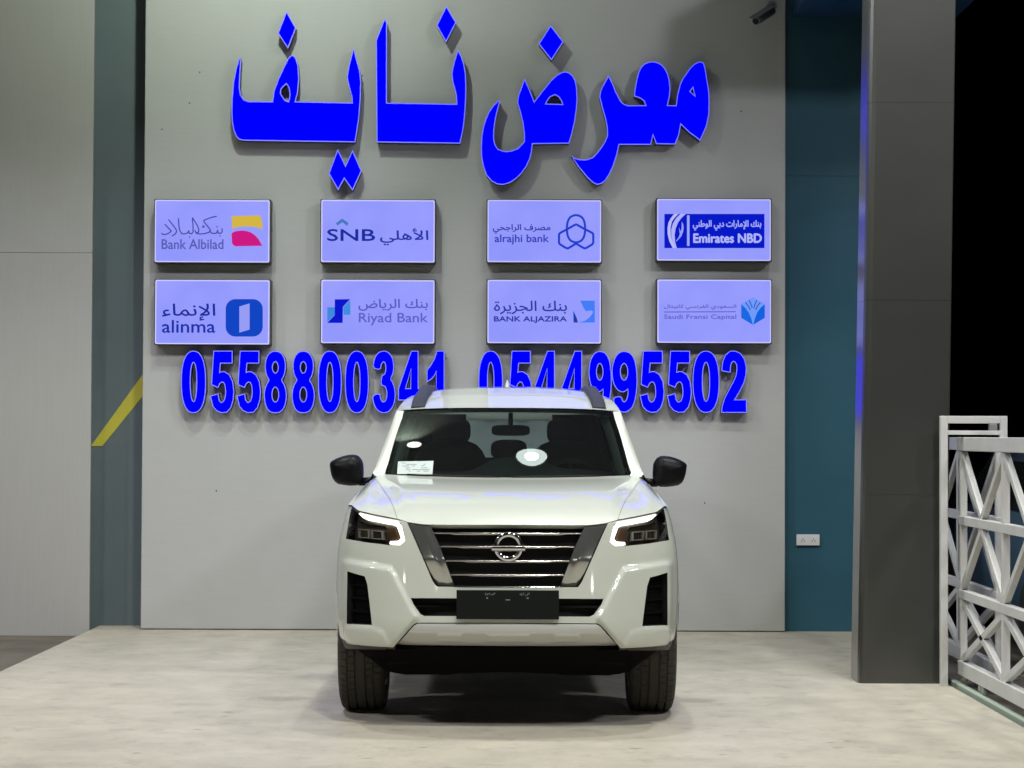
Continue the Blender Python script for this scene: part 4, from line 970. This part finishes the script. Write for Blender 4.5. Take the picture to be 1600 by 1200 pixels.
# cowl under the glass
m = MB(); rows_ = []
for s_ in np.linspace(-1, 1, 30):
    y, z = cowl(s_ * .72); x = X0 + s_ * .715
    rows_.append([(x, y - .055, z - .030), (x, y - .02, z - .016), (x, y + .03, z - .012), (x, y + .12, z - .10)])
m.grid(rows_).build('cowl', M['black'], car)
for sx, ln in ((-.05, .52), (.52, .50)):
    pts = []
    for k in range(8):
        x = sx - ln * k / 7 * (1); y, z = cowl(x); pts.append((X0 + x, y - .004, z + .004))
    MB().tube(pts, .006, 6).build('wiper', M['black'], car)
# paper sticker inside the lower left of the glass
def px_on_glass(px, py):
    y = -4.4
    for _ in range(12):
        p = at(px, py, y); best = None
        s_ = (p.x - X0)
        lo, hi = 0.0, 1.0
        for _k in range(24):
            mid = (lo + hi) / 2; q = wpt(s_ / Wm(mid), mid)
            if q[2] < p.z: lo = mid
            else: hi = mid
        y = wpt(s_ / Wm(lo), lo)[1]
    return (s_ / Wm(lo), lo)
c4 = [px_on_glass(*p) for p in ((620.5, 741), (675.5, 741.5), (677.5, 720.5), (622, 721.5))]
def bil(a, b, lift): 
    p = [np.array(c) for c in c4]; q = (p[0]*(1-a) + p[1]*a)*(1-b) + (p[3]*(1-a) + p[2]*a)*b; return wpt(q[0], q[1], lift + .0105)
st = MB().grid([[bil(a, b, -.008) for a in np.linspace(0, 1, 7)] for b in np.linspace(0, 1, 4)]).build('sticker', M['paper'], car)
m = MB()
for _ in range(26):
    a, b = random.uniform(.05, .8), random.choice([.2, .32, .45, .6, .72, .84]); wd = random.uniform(.05, .14)
    m.add([bil(a, b, -.0075), bil(min(a + wd, .96), b, -.0075), bil(min(a + wd, .96), b + .05, -.0075), bil(a, b + .05, -.0075)], [(0, 1, 2, 3)])
m.build('print', M['print'], st)

# cabin ------------------------------------------------------------------------
m = MB()
m.box((X0 - .74, -4.35, .55), (X0 + .74, -.95, .60))                       # floor
for sg in (-1, 1): m.box((X0 + min(sg * .74, sg * .77), -4.3, .6), (X0 + max(sg * .74, sg * .77), -.95, 1.22))
for sg in (-1, 1):   # rear pillar and boot trim
    m.add([(X0 + sg * .34, -.98, 1.22), (X0 + sg * .70, -1.02, 1.22), (X0 + sg * .60, -1.08, 1.66), (X0 + sg * .31, -1.04, 1.66)], [(0, 1, 2, 3)])
    m.add([(X0 + sg * .70, -1.02, 1.22), (X0 + sg * .745, -1.30, 1.24), (X0 + sg * .655, -1.32, 1.64), (X0 + sg * .60, -1.08, 1.66)], [(0, 1, 2, 3)])
m.build('cabin_lining', M['cabin_dark'], car)
for sg in (-1, 1):
    rows_ = []
    for t in np.linspace(0, 1, 10):
        g1 = glass_edge(t); x = -(g1.x - X0)
        rows_.append([(X0 + sg * (x - a), g1.y + b, g1.z + c) for a, b, c in ((.035, .01, -.03), (.075, .05, -.05), (.07, .13, -.07), (.02, .16, -.06))])
    MB().grid(rows_).build('pillar_trim', M['trim_pale'], car)
rows_ = [[(p[0] * .985 + X0 * .015, p[1], p[2] - .035) for p in r[1:-1]] for r in rr[1:-2]]
MB().grid(rows_, flip=True).build('headliner', M['headliner'], car)
rows_ = []
for s_ in np.linspace(-1, 1, 24):
    hump = .085 * math.exp(-((s_ - .06) / .30) ** 4) + .02 * math.exp(-((s_ - .55) / .22) ** 2)
    rows_.append([(X0 + s_ * .70, y, z) for y, z in ((-4.36 + .09 * s_ * s_, 1.245), (-4.20, 1.262 + hump * .3), (-4.02, 1.285 + hump * .8), (-3.90, 1.295 + hump), (-3.83, 1.26 + hump), (-3.82, .95), (-3.95, .7))])
MB().grid(rows_).build('dashboard', M['dash'], car)
def cushion(mb, cx, cy, cz, sx, sy, sz, e=3.2, lean=0.0):
    r_ = []
    for j in range(13):
        ph = -math.pi/2 + math.pi * j / 12; cp, sp = abs(math.cos(ph)) ** (2/e), math.copysign(abs(math.sin(ph)) ** (2/e), math.sin(ph))
        row = []
        for i in range(24):
            th = 2 * math.pi * i / 24; ct = math.copysign(abs(math.cos(th)) ** (2/e), math.cos(th)); st_ = math.copysign(abs(math.sin(th)) ** (2/e), math.sin(th))
            z = sz * sp; row.append((cx + sx * cp * ct, cy + sy * cp * st_ + lean * z, cz + z))
        r_.append(row)
    mb.grid(r_, close=True)
for sx in (-.37, .37):
    m = MB(); cushion(m, X0 + sx, -3.15, .78, .26, .28, .10); cushion(m, X0 + sx, -2.88, 1.12, .25, .09, .36, lean=.22)
    se = m.build('seat', M['seat'], car)
    m = MB(); cushion(m, X0 + sx, -2.72, 1.535, .125, .05, .085, lean=.15); m.tube([(X0 + sx - .06, -2.78, 1.4), (X0 + sx - .06, -2.74, 1.5)], .007).tube([(X0 + sx + .06, -2.78, 1.4), (X0 + sx + .06, -2.74, 1.5)], .007)
    m.build('headrest', M['seat'], se)
m = MB(); cushion(m, X0, -2.15, .80, .66, .28, .11); cushion(m, X0, -1.90, 1.06, .66, .09, .30, lean=.2); rs = m.build('seat', M['seat'], car)
for sx in (-.42, 0, .42): m = MB(); cushion(m, X0 + sx, -1.78, 1.41, .125, .05, .07); m.build('headrest', M['seat'], rs)
# steering wheel
wc = Vector((X0 + .37, -3.62, 1.20)); nrm = Vector((0, .85, .5)).normalized(); ua = Vector((1, 0, 0)); ub = nrm.cross(ua)
m = MB(); m.tube([wc + (ua * math.cos(t) + ub * math.sin(t)) * .185 for t in np.linspace(0, 2*math.pi, 37)], .016, 8)
for t in (0, math.pi, -math.pi/2, math.pi*1.5): m.tube([wc, wc + (ua * math.cos(t) + ub * math.sin(t)) * .185], .014, 6)
cushion(m, wc.x, wc.y, wc.z, .07, .05, .06); m.build('steering_wheel', M['cabin'], car)
# inside mirror
iy = -3.90
a, b = at(768, 680, iy), at(828, 665, iy)
m = MB(); cushion(m, (a.x + b.x)/2, iy, (a.z + b.z)/2, (b.x - a.x)/2, .02, (b.z - a.z)/2 * 1.12, e=4)
m.tube([((a.x + b.x)/2, iy, b.z - .005), ((a.x + b.x)/2, iy - .045, b.z + .07)], .014).build('inside_mirror', M['black'], car)

# roof rails, aerial, door mirrors --------------------------------------------------
for sg in (-1, 1):
    rows_ = []
    for k, y in enumerate(np.linspace(-3.90, -1.25, 34)):
        xb = .535 - .015 * smst(y, -3.9, -3.2); zb = float(zc_roof(y)) - (float(zc_roof(y)) - float(ze_roof(y))) * .45; h = .030 * float(smst(y, -3.93, -3.70)) * (1 - float(smst(y, -1.45, -1.25))) + .004
        cx = X0 + sg * float(xb)
        rows_.append([(cx + dx, y, zb + dz) for dx, dz in ((-.042, -.03), (-.040, h * .6), (-.026, h), (.026, h), (.040, h * .55), (.044, -.035))])
    m = MB().grid(rows_, flip=True); m.add(rows_[0], [tuple(range(6))]); m.add(rows_[-1], [tuple(range(5, -1, -1))])
    m.build('roof_rail', M['railgrey'], car)
a = at(792.5, 604, -1.7)
m = MB(); rows_ = []
for k in range(7):
    f = k / 6; hh = .10 * (1 - f) ; wd = .032 * (1 - f * .8)
    rows_.append([(a.x + wd * math.cos(t), -1.62 + f * .06 + (.085 * (1 - f * .75)) * math.sin(t), 1.80 + .095 * f) for t in np.linspace(0, 2*math.pi, 17)[:-1]])
m.grid(rows_, close=True).build('aerial_fin', M['paint'], car)
mo = [(80,772),(92,752),(130,730),(180,710),(230,698),(270,695),(300,698),(325,712),(345,737),(357,765),(361,800),(362,860),(360,905),(340,943),(300,953),(250,955),(200,949),(150,940),(122,920),(103,890),(90,850),(83,810)]
mo = [(500 + x / 5.3333, 580 + y / 5.3333) for x, y in mo]
YM = -4.12
mp_ = [at(*p, YM) for p in mo]; mc = sum(mp_, Vector()) / len(mp_)
for sg in (1, -1):
    rings = []
    fx = lambda p: Vector((X0 + sg * (p.x - X0), p.y, p.z))
    for sc_, dy, dz in ((.0, -.090, .002), (.35, -.086, .002), (.62, -.076, .0), (.82, -.058, .0), (.94, -.034, 0), (1.0, 0.0, 0), (1.0, .035, 0), (.97, .06, 0), (.90, .066, 0), (.88, .05, 0), (0, .05, 0)):
        rings.append([tuple(fx(mc + (p - mc) * sc_ + Vector((0, dy, dz)))) for p in mp_])
    dm = MB().grid(rings, close=True, flip=(sg > 0)).build('door_mirror', M['mirror_black'], car)
    pa = fx(at(566, 753, YM)); pb = fx(at(577, 752, YM + .02)); pb.x = X0 - sg * float(S_side([(YM + .03, pb.z)])[0]) + sg * .02
    MB().tube([pa + Vector((-sg * .02, .01, 0)), pb], [.022, .028], 10).build('mirror_arm', M['mirror_black'], dm)

# wheels -------------------------------------------------------------------------------
def wheel(cx, cy, sg):
    r = .385; half_w = .122
    root = MB(); rows_ = []
    # tread profile across the width: (offset from outer side, radius, block?)
    prof = [(-.118, .255, 0), (-.125, .30, 0), (-.124, .34, 0), (-.116, .366, 0), (-.104, .379, 1), (-.076, .385, 1), (-.074, .376, 0), (-.066, .376, 0), (-.064, .385, 2), (-.034, .385, 2), (-.032, .376, 0), (-.023, .376, 0), (-.021, .385, 0), (.021, .385, 0), (.023, .376, 0), (.032, .376, 0),
            (.034, .385, 2), (.064, .385, 2), (.066, .376, 0), (.074, .376, 0), (.076, .385, 1), (.104, .379, 1), (.116, .366, 0), (.124, .34, 0), (.125, .30, 0), (.118, .255, 0)]
    n = 240
    for k in range(n):
        th = 2 * math.pi * k / n; row = []
        for dx, rad, blk in prof:
            ph = k + (1 if dx > 0 else 0)
            q = rad - (.007 if blk == 1 and ph % 4 < 1 or blk == 2 and (ph + 2) % 4 < 1 else 0)
            row.append((cx + dx, cy + q * math.cos(th), max(.0015, .384 + q * math.sin(th))))
        rows_.append(row)
    rows_.append(rows_[0])
    wr = root.grid(rows_, smooth=False).build('wheel', M['rubber'], car)
    m = MB(); xo = cx + sg * .10
    rows_ = [[(cx + sg * d, cy + q * math.cos(t), .384 + q * math.sin(t)) for d, q in ((-.115, .25), (-.11, .235), (-.02, .225), (.085, .232), (.112, .25), (.117, .258), (.112, .262))] for t in np.linspace(0, 2*math.pi, 49)]
    m.grid(rows_)
    for k in range(6):
        t = k * math.pi / 3; d = Vector((0, math.cos(t), math.sin(t))); c = Vector((xo - sg * .015, cy, .384))
        m.bar(c + d * .03, c + d * .235, .062, .03, side=(1, 0, 0))
    m.tube([(xo - sg * .05, cy, .384), (xo + sg * .004, cy, .384)], .06, 20); m.build('rim', M['alloy'], wr)
    MB().tube([(cx - sg * .03, cy, .384), (cx + sg * .03, cy, .384)], .15, 28).build('brake_disc', M['post'], wr)
for cy in (-4.70, -1.85):
    wheel(X0 - .785, cy, -1); wheel(X0 + .785, cy, 1)
MB().tube([(X0 - .7, -1.85, .384), (X0 + .7, -1.85, .384)], .05, 10).tube([(X0 - .7, -4.7, .37), (X0 + .7, -4.7, .37)], .03, 10).build('axle', M['under'], car)

# ------------------------------------------------------------------ another car half hidden behind the gate
pc = empty('parked_car', (4.35, -1.2, -.05), 'blue grey parked car mostly hidden behind the white gate at right', 'car')
def section(y, hw, zb, zs, zr, rw):
    return [(4.35 + a * hw, y, z) if k < 4 else (4.35 + a * rw, y, z) for k, (a, z) in enumerate(((-.93, zb), (-1, zb + .18), (-1, zs - .12), (-.94, zs)))] + [(4.35 - rw, y, zr), (4.35 + rw, y, zr)] + [(4.35 + a * hw, y, z) for a, z in ((.94, zs), (1, zs - .12), (1, zb + .18), (.93, zb))]
secs = [(-3.05, .66, .30, .62, .64, .5), (-2.95, .80, .22, .78, .82, .6), (-2.2, .86, .18, .90, .95, .65), (-1.75, .87, .18, .93, 1.02, .66), (-1.1, .87, .18, .94, 1.38, .56), (.3, .87, .18, .94, 1.40, .56), (1.0, .86, .2, .95, 1.05, .6), (1.5, .80, .26, .88, .95, .58)]
m = MB().grid([section(*s_) for s_ in secs], close=True); m.add(section(*secs[0]), [tuple(range(10))]).add(section(*secs[-1]), [tuple(range(9, -1, -1))]); m.build('body', M['parked_blue'], pc)
for sg in (-1, 1):
    MB().add([(4.35 + sg * .80, -1.6, 1.0), (4.35 + sg * .80, .55, 1.0), (4.35 + sg * .60, .25, 1.33), (4.35 + sg * .60, -1.12, 1.33)], [(0, 1, 2, 3)]).build('side_window', M['frit'], pc)
    for y in (-2.2, .75): MB().tube([(4.35 + sg * .68, y, .26), (4.35 + sg * .885, y, .26)], .31, 24).build('wheel', M['rubber'], pc)
    MB().box((4.35 + sg * .42 - .13, -3.06, .60), (4.35 + sg * .42 + .13, -2.98, .70)).build('headlight', M['chrome'], pc)
